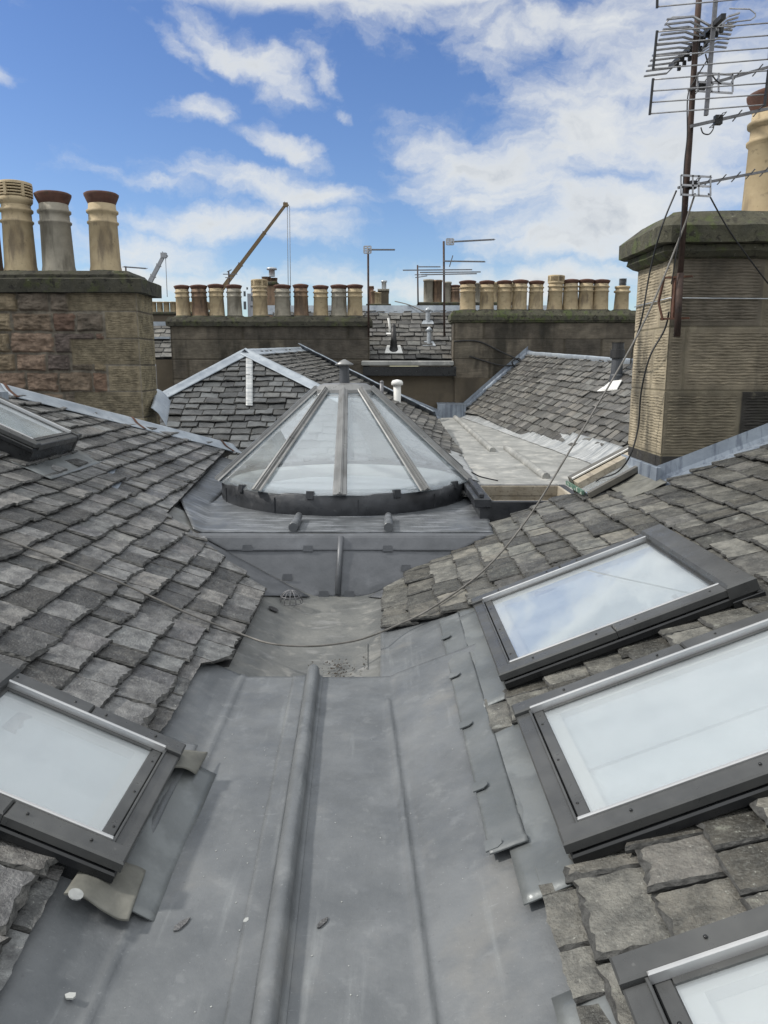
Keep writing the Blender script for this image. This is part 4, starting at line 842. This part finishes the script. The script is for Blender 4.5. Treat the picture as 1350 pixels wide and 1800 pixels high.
b = MB(); b.grid(lambda u, v: ((fx1(8.6+8.4*v))-.10+.34*u+.05*n1d(1, v*15, 3)*(1-u), 8.6+8.4*v, fgz(8.6+8.4*v)+.014+.22*u**1.4+.012*n1d(u*3, v*40, 8)), 8, 90, t=.006); b.build('right_apron', M['leadW'], fg)

# ================================================================== far right slate slope
rf = thing('slate_roof', 'far right slate slope beyond the pale gutter with a grey flue pipe near its ridge', 'roof', (3, 13, .5))
A3 = at(812, 727, 16.95); C3 = at(930, 624, 16.95)
B3 = Vector((2.72, 9.9, .52)); nn = (B3-A3).cross(C3-A3).normalized()
def onP(px, py, P0, n, o=0): a, c = ray(px, py); d = Vector((a, 1, c)); E = Vector((0, 0, EYE)); return E+d*((P0-E).dot(n)/d.dot(n))+n*o
E3 = onP(1118, 640, A3, nn); print('far right', A3, B3, C3, E3, nn)
if nn.z < 0: nn = -nn
Bq = onP(1060, 838, A3, nn); Bm = onP(1008, 806, A3, nn)
corner = [A3, onP(840, 730, A3, nn), onP(900, 760, A3, nn), Bm, onP(1032, 812, A3, nn), onP(1112, 778, A3, nn), onP(1240, 740, A3, nn), onP(1240, 648, A3, nn), C3]
slates(corner, Bm-A3, M['slateF'], rf, .15, .125, (.17, .28), step=.09, jag=.007, seed=31)
b = MB(); rg = (E3-C3); b.grid(lambda u, v: C3+rg*1.5*v+nn*(.05+.03*math.sin(u*3.1))+Vector((0, 0, 1))*(.10*(u-.6))+Vector((0, 0, .01*n1d(v*20, u, 4))), 8, 80, t=.01); b.build('ridge_capping', M['leadB'], rf)
b = MB(); b.grid(lambda u, v: A3.lerp(C3, v)+Vector((-.03+.18*u, -.02-.02*u, .05+.06*(1-u)+.012*n1d(v*20, u, 5))), 4, 40, t=.01); b.build('verge_flashing', M['leadV'], rf)
b = MB(); b.grid(lambda u, v: A3.lerp(C3, v)+Vector((-.03, .0, .02+.17*u)), 3, 30, t=.0); b.build('verge_upstand', M['leadV'], rf)
fp_ = onP(1083, 672, A3, nn); fl_ = thing('flue_pipe', 'grey plastic flue pipe with a black collar on the far right slates', 'flue', fp_)
hgt = at(1078, 602, fp_.y).z-fp_.z
b = MB(); b.lathe([(.11, -.12), (.095, .1), (.085, .12), (.078, hgt*.62)], 18, fp_+Vector((0, 0, 0)), capt=False, smooth=False); b.build('pipe', M['gplas'], fl_)
b = MB(); b.lathe([(.10, hgt*.60), (.105, hgt*.62), (.105, hgt*.82), (.085, hgt*.83), (.085, hgt*.97), (.092, hgt)], 18, fp_, smooth=False); b.build('collar', M['blk'], fl_)
b = MB(); b.slab([onP(1060, 690, A3, nn, .06), onP(1078, 676, A3, nn, .07), onP(1098, 674, A3, nn, .07), onP(1088, 690, A3, nn, .06)], .01); b.slab([onP(1052, 692, A3, nn, .05), onP(1088, 690, A3, nn, .05), onP(1090, 684, A3, nn, .05), onP(1064, 684, A3, nn, .05)], .01); b.build('flashing_plate', M['white'], fl_)

# ================================================================== hipped roof beyond the dome
hr = thing('slate_roof', 'hipped slate roof peaking behind the dome with broad bright lead hips and a white patch', 'roof', (-2, 12, .5))
AX = at(432, 622, 12.5); FR = at(530, 616, 16.9); BL = at(272, 706, 11.45)
def onF(px, py): # front face
    n = Vector((0, -.5, .86)).normalized(); return onP(px, py, AX, n)
nF = Vector((0, -.51, .86)).normalized()
fpts = [onP(*q, AX, nF) for q in ((432, 622), (283, 700), (283, 800), (380, 815), (660, 815), (612, 712))]
slates(fpts, (1, 0, 0), M['slateD'], hr, .155, .145, (.20, .32), step=.07, jag=.008, seed=41)
RH = onP(602, 704, AX, nF); GE = Vector((.95, 9.2, .50)); nS = (RH-AX).cross(FR-AX).normalized(); nS = nS if nS.z > 0 else -nS
print('hip roof', AX, FR, RH, 'slope n', nS, 'z at x=1', [onP(q[0], q[1], AX, nS) for q in ((770, 738), (812, 800), (775, 722))])
spts = [AX, onP(612, 710, AX, nS), onP(720, 790, AX, nS), onP(830, 840, AX, nS), onP(812, 800, AX, nS), onP(768, 738, AX, nS), FR]
slates(spts, FR-AX, M['slateF'], hr, .15, .13, (.17, .28), step=.09, jag=.007, seed=43)
def capline(P, Q, w, mtl, nm, h=.05, dn=.35):
    b = MB(); b.grid(hipgrid(P+Vector((0, 0, h)), Q+Vector((0, 0, h)), w, w, dn, dn), 10, 40, t=.008); return b.build(nm, M[mtl], hr)
capline(AX, onP(270, 708, AX, nF), .14, 'leadB', 'hip_capping', .06); capline(AX, onP(616, 713, AX, nF), .14, 'leadB', 'hip_capping', .06)
capline(AX+Vector((0, -.1, 0)), FR, .15, 'leadB', 'ridge_capping', .04)
b = MB(); b.grid(lambda u, v: FR.lerp(spts[-2], v)+Vector((-.07+.14*u, -.03, .03+.12*(u < .5)+.01*n1d(v*20, u, 5))), 4, 40, t=.01); b.build('verge_flashing', M['leadV'], hr)
b = MB(); b.grid(lambda u, v: onP(433+12*u, 634+84*v, AX, nF, .055+.006*n1d(u*2, v*6, 3)), 3, 20, t=.008); b.build('white_patch', M['leadW'], hr)
b = MB(); b.slab([at(690, 700, 14.6), at(700, 690, 15.2), at(775, 722, 16.3), at(770, 734, 15.8)], .03); b.build('lead_board', M['leadV'], hr)
for q in range(3):
    b = MB(); b.bar(at(694, 697+q*6, 14.5), at(770, 722+q*6, 16.2), .03, .03); b.build('lead_roll', M['leadV'], hr)
# little soil vents
def vent(label, px, yb, yt, Y, r, m, capr, mc):
    p = at(px, yb, Y); q = at(px, yt, Y).z-p.z; t = thing('vent_pipe', label, 'vent', p); b = MB(); b.lathe([(r, -.1), (r, q*.8)], 16, p, capt=True); b.build('pipe', M[m], t)
    b = MB(); b.lathe([(r*.9, q*.70), (capr, q*.74), (capr, q*.86), (capr*.8, q*.95), (.01, q)], 16, p); b.build('cap', M[mc], t); return t
vent('white mushroom capped plastic vent pipe right of the dome top', 698, 704, 667, 13.9, .068, 'white', .105, 'white')
vent('small grey stub vent pipe between the dome top and the white vent', 671, 686, 669, 13.9, .035, 'alud', .036, 'alud')

# ================================================================== cross wall with two stacks at the far end
def far_stack(label, xa, xb, y, zb, zt, pots, seed, dep=.6, rowh=.42, copeh=.20, ov=.07, ym=17, roll=0):
    t = thing('chimney_stack', label, 'chimney', (xa, y, zb)); b = MB(); b.bbox((xa+.03, y+.03, -3), (xb-.03, y+dep, zt-copeh)); b.build('core', M['render'], t)
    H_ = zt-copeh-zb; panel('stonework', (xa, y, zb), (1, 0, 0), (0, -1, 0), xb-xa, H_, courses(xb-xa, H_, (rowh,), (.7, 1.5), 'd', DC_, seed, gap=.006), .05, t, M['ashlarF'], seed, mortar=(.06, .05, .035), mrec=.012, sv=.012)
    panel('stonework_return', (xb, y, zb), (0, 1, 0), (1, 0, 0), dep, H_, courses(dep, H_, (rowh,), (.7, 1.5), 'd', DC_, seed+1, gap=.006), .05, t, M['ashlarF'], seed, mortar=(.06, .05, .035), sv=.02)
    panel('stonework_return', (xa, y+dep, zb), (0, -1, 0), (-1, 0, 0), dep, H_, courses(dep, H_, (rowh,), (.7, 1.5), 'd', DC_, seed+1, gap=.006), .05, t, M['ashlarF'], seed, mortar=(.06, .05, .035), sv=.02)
    b = MB(); cope(b, xa, xb, y, y+dep, zt-copeh, zt, ov, slope=.05, roll=roll, rnd=seed); b.build('cope', M['copeD'] if not roll else M['cope'], t); f = MB()
    for px, top, kd, tn in pots:
        yy = y+dep/2; p = at(px, 552, yy); hh = {'louvre': 1.10, 'terra': .99, 'terra2': 1.0, 'plain': .87, 'flue': .90}[kd]; s = random.uniform(.94, 1.06); top += random.uniform(-1.2, 1.2); flaunch(f, p.x, yy, zt-.01, .24)
        pot(t, p.x, yy, zt-.01, kd, tn, s, (at(px, top, yy).z-zt)/hh/s, {'flue': 'short pot holding a ribbed metal flue', 'louvre': 'pot with a slotted louvre top'}.get(kd) or ('grey weathered pot' if tn == 'grey' else 'dark brown stained pot' if tn == 'brown' else None), (R(random.uniform(-1.3, 1.3)), R(random.uniform(-1.6, 1.6))))
    f.build('flaunching', M['copeD'], t); return t
sA = far_stack('long far chimney stack left of centre carrying ten mixed clay pots', at(300, 600, 17).x, at(649, 600, 17).x, 17, .5, at(400, 557, 17).z,
    [(323, 499, 'terra', 'buff'), (352, 499, 'terra', 'brown'), (382, 499, 'terra', 'buff'), (413, 499, 'terra', 'grey'), (458, 490, 'louvre', 'buff'), (497, 498, 'terra', 'grey'), (530, 499, 'terra', 'brown'), (564, 499, 'terra', 'buff'), (596, 499, 'terra', 'grey'), (624, 498, 'terra', 'buff')], 51)
sB = far_stack('long far chimney stack right of centre with nine buff pots and one metal flue', at(797, 600, 17).x, 5.9, 17, 1.35, at(900, 546, 17).z,
    [(822, 491, 'terra', 'buff'), (855, 491, 'terra', 'buff'), (886, 491, 'terra', 'buff'), (912, 491, 'terra', 'buff'), (941, 491, 'terra', 'buff'), (974, 484, 'louvre', 'buff'), (1002, 490, 'terra', 'buff'), (1028, 490, 'terra', 'buff'), (1054, 490, 'terra', 'buff'), (1091, 487, 'flue', 'buff')], 61, roll=.05, copeh=.26)
w = thing('cross_wall', 'brown rendered wall between the two far stacks with a grey lead ledge on top', 'wall', at(720, 720, 17.05))
b = MB(); xa, xb = at(640, 650, 17.05).x, at(1180, 650, 17.05).x; b.bbox((xa, 17.05, -3), (at(800, 650, 17).x, 17.5, at(720, 648, 17.05).z)); b.bbox((at(800, 650, 17).x, 16.98, -3), (xb, 17.4, 1.36)); b.build('rendered_face', M['render'], w)
b = MB(); b.bbox((xa-.02, 16.80, at(720, 661, 16.8).z), (at(802, 650, 16.8).x, 17.2, at(720, 644, 16.8).z), .01); b.build('dark_fascia', M['curb'], w)
b = MB(); b.bbox((xa-.05, 16.76, at(720, 643, 16.8).z), (at(797, 650, 16.8).x, 17.5, at(720, 634, 16.8).z), .02); b.build('lead_ledge', M['leadC'], w)
b = MB(); b.grid(lambda u, v: Vector((1.15+.62*u, 16.7+.02*u, fgz(16.9)-.02+.30*v+.02*n1d(u*5, v, 3))), 10, 3, t=0); b.grid(lambda u, v: Vector((1.15+.62*u, 16.7+.33*v, fgz(16.9)+.28+.03*v)), 10, 3); b.build('foot_flashing', M['leadV'], w)
b = MB(); b.bbox((at(272, 600, 17.3).x, 17.3, -3), (at(302, 600, 17.3).x-.02, 17.8, at(285, 632, 17.3).z)); b.build('rendered_face', M['render'], w)
# slated roof between and behind the stacks
br = thing('slate_roof', 'distant slate roof facing us between the two far stacks, with white metal vents', 'roof', at(720, 630, 17.5))
n3 = Vector((0, -.60, .80)); P3 = at(720, 633, 17.35)
slates([onP(q, r_, P3, n3) for q, r_ in ((480, 633), (830, 633), (830, 600), (1000, 600), (1000, 548), (480, 548))], (1, 0, 0), M['slateF'], br, .17, .17, (.22, .40), step=.12, jag=.008, seed=71)
b = MB(); q0, q1 = onP(470, 549, P3, n3), onP(1000, 549, P3, n3); b.hexa([q0+Vector((0, -.06, -.05)), q1+Vector((0, -.06, -.05)), q1+Vector((0, .25, -.05)), q0+Vector((0, .25, -.05))], [q0+Vector((0, .0, .16)), q1+Vector((0, 0, .16)), q1+Vector((0, .15, .16)), q0+Vector((0, .15, .16))]); b.build('ridge_capping', M['leadB'], br)
def roofvent(label, px, yb, yt):
    p = onP(px, yb, P3, n3); h_ = at(px, yt, p.y).z-p.z; t = thing('metal_vent', label, 'vent', p, group='pale metal vents on the distant slates')
    b = MB(); b.slab([p+Vector(q) for q in ((-.15, -.10, -.02), (.15, -.10, -.02), (.09, .08, .10), (-.09, .08, .10))], .02); b.build('base_plate', M['galv'], t)
    b = MB(); b.lathe([(.055, -.05), (.05, h_*.85)], 14, p, smooth=False); b.build('pipe', M['galv'], t); b = MB(); b.lathe([(.06, h_*.74), (.10, h_*.76), (.01, h_)], 14, p); b.build('cap', M['galv'], t)
roofvent('upper of the two pale capped vents on the distant slates', 752, 568, 540); roofvent('lower of the two pale capped vents on the distant slates', 754, 606, 574)
p = onP(692, 618, P3, n3); t = thing('terminal_pipe', 'black ribbed pipe terminal on a white plate low on the distant slates', 'vent', p)
hh = at(692, 568, p.y).z-p.z; b = MB(); b.lathe([(.13, -.02), (.08, hh*.2), (.09, hh*.22), (.07, hh*.3), (.08, hh*.32), (.06, hh*.45), (.065, hh*.7), (.045, hh*.72), (.05, hh*.9), (.02, hh)], 14, p); b.build('pipe', M['blk'], t)
b = MB(); b.slab([p+Vector(q) for q in ((-.2, -.15, -.03), (.2, -.15, -.03), (.15, .1, .14), (-.15, .1, .14))], .02); b.build('base_plate', M['white'], t)
p = onP(684, 586, P3, n3); t = thing('bent_vent', 'small bent white vent left of the black terminal on the distant slates', 'vent', p)
b = MB(); b.tube([p, p+Vector((.02, 0, .1)), p+Vector((-.02, -.03, .34))], .025, 8); b.build('pipe', M['white'], t); b = MB(); b.slab([p+Vector(q) for q in ((-.12, -.08, -.02), (.12, -.08, -.02), (.1, .06, .06), (-.1, .06, .06))], .02); b.build('base_plate', M['white'], t)

# ================================================================== distant aerials
def far_aerial(label, px, yb, yt, Y, parts, r=.022):
    base = at(px, yb, Y); t = thing('aerial_mast', label, 'aerial mast', base); top = at(px-1, yt, Y); b = MB(); b.tube([base, top], r, 8); b.build('mast_pole', M['mast'], t)
    for nm, x0, y0, x1, y1, ww in parts:
        b = MB(); b.bar(at(x0, y0, Y-.06), at(x1, y1, Y-.06), ww, ww)
        if nm == 'boom':
            for k in range(14):
                q = at(x0+(x1-x0)*k/13, y0+(y1-y0)*k/13, Y-.06); b.bar(q+Vector((0, -.12, -.02)), q+Vector((0, .12, .02)), .012)
        b.build(nm, M['alud'], t)
    return t
def refl(t, x0, y0, x1, y1, Y):
    b = MB()
    for k in range(4): y = y0+(y1-y0)*k/3; b.bar(at(x0, y, Y-.08), at(x1, y, Y-.08), .025)
    for k in range(3): x = x0+(x1-x0)*k/2; b.bar(at(x, y0, Y-.08), at(x, y1, Y-.08), .03)
    b.build('reflector', M['alu'], t)
t = far_aerial('single aerial on a slim dark mast at the right end of the left far stack', 648, 592, 436, 16.9, [('boom', 650, 439, 694, 439, .03)]); refl(t, 640, 433, 652, 445, 16.9)
t = far_aerial('tall mast with three stacked aerials at the left end of the right far stack', 781, 592, 424, 16.9, [('boom', 795, 425, 869, 421, .03), ('boom', 780, 459, 852, 460, .028), ('dipole', 708, 475, 830, 474, .022), ('dipole', 738, 479, 845, 478, .022), ('dipole', 740, 483, 838, 481, .022), ('cross_piece', 790, 469, 796, 449, .02)]); refl(t, 785, 420, 797, 430, 16.9)
far_aerial('thinner mast with a short aerial behind the three aerial mast', 735, 540, 466, 21, [('boom', 736, 469, 774, 469, .025), ('dipole', 729, 483, 745, 483, .02), ('dipole', 730, 488, 751, 485, .02)], .02)
far_aerial('small aerial by the foot of the yellow crane jib', 403, 545, 476, 30, [('dipole', 392, 482, 417, 482, .03), ('dipole', 396, 488, 411, 488, .03), ('dipole', 399, 478, 407, 474, .03)], .03)
far_aerial('small aerial on a stub mast just right of the left chimney cope', 222, 500, 468, 20, [('boom', 218, 469, 257, 472, .03)], .02)
cable('loop of black cable hanging on the right far stack above the valley corner', [at(798, 600, 16.98), at(840, 600, 16.98), at(880, 618, 16.95), at(908, 631, 16.9), at(918, 640, 16.85), at(908, 647, 16.85), at(900, 636, 16.85), at(912, 630, 16.85), at(918, 640, 16.8)], .016)
cable('lower black cable drooping along the brown cross wall', [at(825, 626, 16.98), at(850, 634, 16.98), at(880, 642, 16.95), at(905, 642, 16.9)], .014)
cable('thin stay wire across the distant slates to the upper metal vent', [onP(694, 536, P3, n3, .1), onP(720, 546, P3, n3, .15), onP(748, 556, P3, n3, .1)], .012, 'cable')
cable('short black cable from the dome to the pale gutter', [at(829, 830, 7.6), at(845, 838, 7.7), at(875, 845, 7.9)], .007)

# ================================================================== skyline behind
def bgstack(label, x0, x1, ytop, yb, Y, pots, m='render', roofm=None):
    t = thing('chimney_stack', label, 'chimney', at((x0+x1)/2, yb, Y)); a, c = at(x0, ytop, Y), at(x1, ytop, Y)
    b = MB(); b.bbox((a.x, Y, -6), (c.x, Y+.7, a.z-.12)); b.build('stonework', M[m], t); b = MB(); b.bbox((a.x-.07, Y-.07, a.z-.12), (c.x+.07, Y+.77, a.z), .03); b.build('cope', M['copeD'], t)
    for px, tp, kd, tn, sc in pots:
        p = at(px, ytop, Y+.35); hh = {'louvre': 1.10, 'terra': .99, 'plain': .87, 'flue': .90, 'terra2': 1}[kd]; pot(t, p.x, Y+.35, a.z-.01, kd, tn, sc, (at(px, tp, Y+.35).z-a.z)/hh/sc)
    return t
bgstack('dark low stack with plain pots behind the tall aerial mast', 738, 905, 531, 560, 24, [(753, 491, 'plain', 'grey', 1), (769, 492, 'plain', 'brown', .9), (786, 495, 'plain', 'grey', .8), (800, 500, 'terra', 'brown', .9), (838, 497, 'plain', 'grey', .8), (871, 496, 'plain', 'buff', .8), (897, 497, 'plain', 'buff', .8)])
bgstack('far cluster of slim stacks with a red brick one right of the left far stack', 646, 685, 534, 560, 40, [(656, 511, 'plain', 'brown', .8), (661, 513, 'plain', 'buff', .8), (666, 514, 'plain', 'buff', .8)])
t = thing('chimney_stack', 'far brick red chimney peeping beside the slim dark mast', 'chimney', at(650, 533, 41)); b = MB(); b.bbox((at(645, 0, 41).x, 41, -5), (at(655, 0, 41).x, 42, at(650, 505, 41).z)); b.build('stonework', M['brick'], t); b = MB(); b.bbox((at(644, 0, 41).x, 40.9, at(650, 505, 41).z), (at(656, 0, 41).x, 42.1, at(650, 503, 41).z)); b.build('cope', M['brown'], t)
t = thing('chimney_stack', 'far grey stone chimney block right of the brick red one', 'chimney', at(675, 533, 41)); b = MB(); b.bbox((at(668, 0, 41).x, 41, -5), (at(684, 0, 41).x, 42.5, at(650, 511, 41).z)); b.build('stonework', M['render'], t); b = MB(); b.bbox((at(663, 0, 41).x, 40.9, at(650, 511, 41).z), (at(685, 0, 41).x, 42.6, at(650, 508, 41).z)); b.build('cope', M['grey'], t); b = MB(); b.lathe([(.12, 0), (.12, .35), (.16, .36), (.16, .45)], 10, at(675, 509, 41.5)); b.build('flue', M['galv'], t)
bgstack('yellowish row of many pots on a far stack right of the left chimney', 262, 372, 548, 575, 30, [(270+11.5*k, 530, 'plain', 'buff', .75) for k in range(9)], 'render')
t = bgstack('tall brown chimney tower rising behind the left far stack', 463, 484, 495, 560, 26, [(468, 486, 'terra', 'brown', .9), (480, 488, 'terra', 'brown', .9)], 'brown')
b = MB(); b.lathe([(.1, 0), (.1, .2), (.17, .21), (.17, .27), (.02, .3)], 12, at(478, 486, 26.5)); b.build('metal_flue', M['galv'], t)
lr = thing('slate_roof', 'slice of dark slate roof seen between the left chimney and the left far stack', 'roof', at(285, 600, 20))
nL = Vector((0, -.6, .8)); PL_ = at(285, 628, 19)
slates([onP(*q, PL_, nL) for q in ((235, 630), (306, 630), (306, 572), (235, 572))], (1, 0, 0), M['slateF'], lr, .2, .2, (.25, .4), step=.2, jag=.006, seed=81)
b = MB(); b.bar(onP(235, 570, PL_, nL), onP(306, 570, PL_, nL), .2, .12); b.bar(onP(235, 597, PL_, nL, .05), onP(300, 597, PL_, nL, .05), .2, .05); b.build('lead_capping', M['leadB'], lr)
# modern block
t = thing('office_block', 'pale grey modern block with small windows showing between the far pots', 'building', at(440, 560, 140)); b = MB(); xa, xb = at(425, 0, 140).x, at(447, 0, 140).x
b.bbox((xa, 140, -15), (xb, 160, at(440, 503, 140).z)); b.bbox((at(418, 0, 141).x, 141, -15), (xa, 158, at(440, 516, 141).z)); b.bbox((xb, 142, -15), (at(530, 0, 142).x, 158, at(440, 540, 142).z)); b.build('walls', M['conc'], t)
for x, y, wd, h_ in ((428, 512, 4, 9), (428, 530, 5, 14), (441, 520, 3, 9), (440, 537, 6, 3), (433, 505, 3, 4)):
    b = MB(); p0, p1 = at(x, y, 139.9), at(x+wd, y+h_, 139.9); b.bbox((p0.x, 139.85, p1.z), (p1.x, 139.99, p0.z)); b.build('window', M['wdk'], t)
# cranes
def crane(label, x0, y0, x1, y1, Y, m, w0, w1, drops):
    A, B = at(x0, y0, Y), at(x1, y1, Y); d = B-A; A2 = A-d*((A.z+10)/max(d.z, .1)) if False else A-d*.35; t = thing('mobile_crane', label, 'crane', A2)
    for k in range(3):
        p, q = A2.lerp(B, (0, .45, .74)[k]), A2.lerp(B, (.46, .75, 1)[k]); ww = w0+(w1-w0)*k/2; b = MB(); b.bar(p, q, ww, ww); b.bar(q-(q-p).normalized()*ww*.3, q, ww*1.25, ww*1.25); b.build('boom_section', M[m], t)
    b = MB(); b.box(B, (w1*1.8, w1*1.5, w1*1.6)); b.bar(B, B+Vector((w1*1.3, 0, -w1*.2)), w1*.5); b.bar(B, B+Vector((-w1*.4, 0, w1*1.2)), w1*.25); b.build('boom_head', M[m], t)
    for (ax, ay, bx, by) in drops:
        b = MB(); b.tube([at(ax, ay, Y), at(bx, by, Y)], .045*Y/100, 5); b.build('hoist_rope', M['cgrey'], t)
    return t
crane('yellow telescopic crane jib rising from behind the left far stack', 395, 502, 502, 360, 110, 'yellow', .52, .34, [(505, 362, 507, 545), (509, 362, 511, 545)])
crane('short grey crane jib just right of the left chimney', 263, 497, 288, 449, 110, 'cgrey', .55, .42, [(291, 452, 294, 522)])
# rooftops carrying the far skyline
for k, (x0, x1, Y, z) in enumerate(((-22, -3.2, 21, 1.0), (3, 30, 27, .9), (-30, 30, 44, .2))):
    t = thing('rooftop_block', ('far roof block behind the left stacks', 'far roof block behind the right stacks', 'farthest roof block on the skyline')[k], 'building', ((x0+x1)/2, Y, -15))
    b = MB(); b.bbox((x0, Y, -15), (x1, Y+8, z)); b.build('walls', M['render'], t)
    b = MB(); b.hexa([(x0-.2, Y-.2, z), (x1+.2, Y-.2, z), (x1+.2, Y+8.2, z), (x0-.2, Y+8.2, z)], [(x0, Y+3.9, z+.7), (x1, Y+3.9, z+.7), (x1, Y+4.1, z+.7), (x0, Y+4.1, z+.7)]); b.build('roof', M['slateD'], t)

# ================================================================== small things in the gutter
b = MB(); c = at(510, 1052, 5.35); c = onL(512, 1058, .02)
cg = thing('drain_guard', 'wire balloon guard over the outlet at the back of the gutter', 'drain guard', c)
for k in range(12):
    a = math.pi*2*k/12; b.tube([c+Vector((.075*math.cos(a)*math.cos(e)*1.1, .075*math.sin(a)*math.cos(e), .085*math.sin(e))) for e in (0, .5, .95, 1.3, 1.55)], .0028, 5)
for e in (0, .55): b.tube([c+Vector((.083*math.cos(a_/8*math.pi)*math.cos(e), .075*math.sin(a_/8*math.pi)*math.cos(e), .085*math.sin(e))) for a_ in range(17)], .003, 5)
b.build('wire_cage', M['alud'], cg)
b = MB(); c2 = onL(481, 1070, .012); b.add([c2+Vector((.034*math.cos(k*.5236), .034*math.sin(k*.5236), -.034*math.cos(k*.5236)*TL)) for k in range(12)], [tuple(range(12))]); b.build('outlet_hole', M['blk'], gut)
b = MB(); rd = random.Random(3)
for k in range(90):
    a = rd.gauss(0, 1); p = at(598+rd.gauss(0, 22), 1172+abs(rd.gauss(0, 11)), 4.0); a_, c_ = ray(598+rd.gauss(0, 22), 1178+rd.gauss(0, 9)); D = (-.083-EYE)/c_; D = min(D, 4.3); q = Vector((a_*D, D, max(-.084, zR(a_*D)))) + Vector((0, 0, .004))
    r1 = rd.uniform(.004, .012); an = rd.uniform(0, 3.1); dx, dy = math.cos(an)*r1, math.sin(an)*r1
    b.add([q+Vector((-dx, -dy, .002)), q+Vector((dy*.5, -dx*.5, .004)), q+Vector((dx, dy, .006)), q+Vector((-dy*.5, dx*.5, 0))], [(0, 1, 2, 3)])
tag(b.build('leaf_litter', M['leaf']), 'scatter of dark leaf scraps lying in the gutter below the drip', 'debris', kind='stuff')
def floorz(x, y): return fl((x+1.25)/2.05, (y+.6)/4.4)[2]
def on_floor(px, py):
    a, c = ray(px, py); D = -EYE/c
    for _ in range(6): D = (floorz(a*D, min(D, 3.8))-EYE)/c
    return Vector((a*D, D, floorz(a*D, D)))
b = MB()
for k in range(90):
    px, py = rd.uniform(180, 990), rd.uniform(1215, 1795); px = px if rd.random() < .6 else 470-(py-1195)*.09+rd.gauss(0, 22)
    q = on_floor(px, py); s = rd.uniform(.0008, .0024)
    if abs(q.x) < 1: b.box(q+Vector((0, 0, s*.5)), (s*2, s*1.4, s), Matrix.Rotation(rd.uniform(0, 3), 3, 'Z'))
tag(b.build('grit', M['chip']), 'fine pale grit sprinkled over the lead gutter floor', 'debris', kind='stuff')
for px, py, s, lab, m in ((125, 1753, .016, 'flat pale chip of slate at the lower left of the gutter', 'chip'), (318, 1628, .018, 'dark slate splinter on the left half of the gutter floor', 'slateL'), (566, 1625, .013, 'small grey slate splinter right of the roll in the gutter', 'slateL'), (432, 1620, .011, 'small pale chip against the left lap of the gutter roll', 'chip'), (262, 1597, .012, 'pale chip below the curled flap in the fold of the gutter', 'chip')):
    q = on_floor(px, py) if px > 200 else onL(px, py, .012); b = MB(); an = rd.uniform(0, 3); el_ = 2.2 if m == 'slateL' else 1.1
    pts = [q+Matrix.Rotation(1.0 if m == 'slateL' else an, 3, 'Z') @ Vector((s*el_*math.cos(k*1.05)*rd.uniform(.7, 1.1), s*.7*math.sin(k*1.05)*rd.uniform(.7, 1.1), .006)) for k in range(6)]
    b.slab(pts, .005); tag(b.build('slate_chip', M[m]), lab, 'debris')
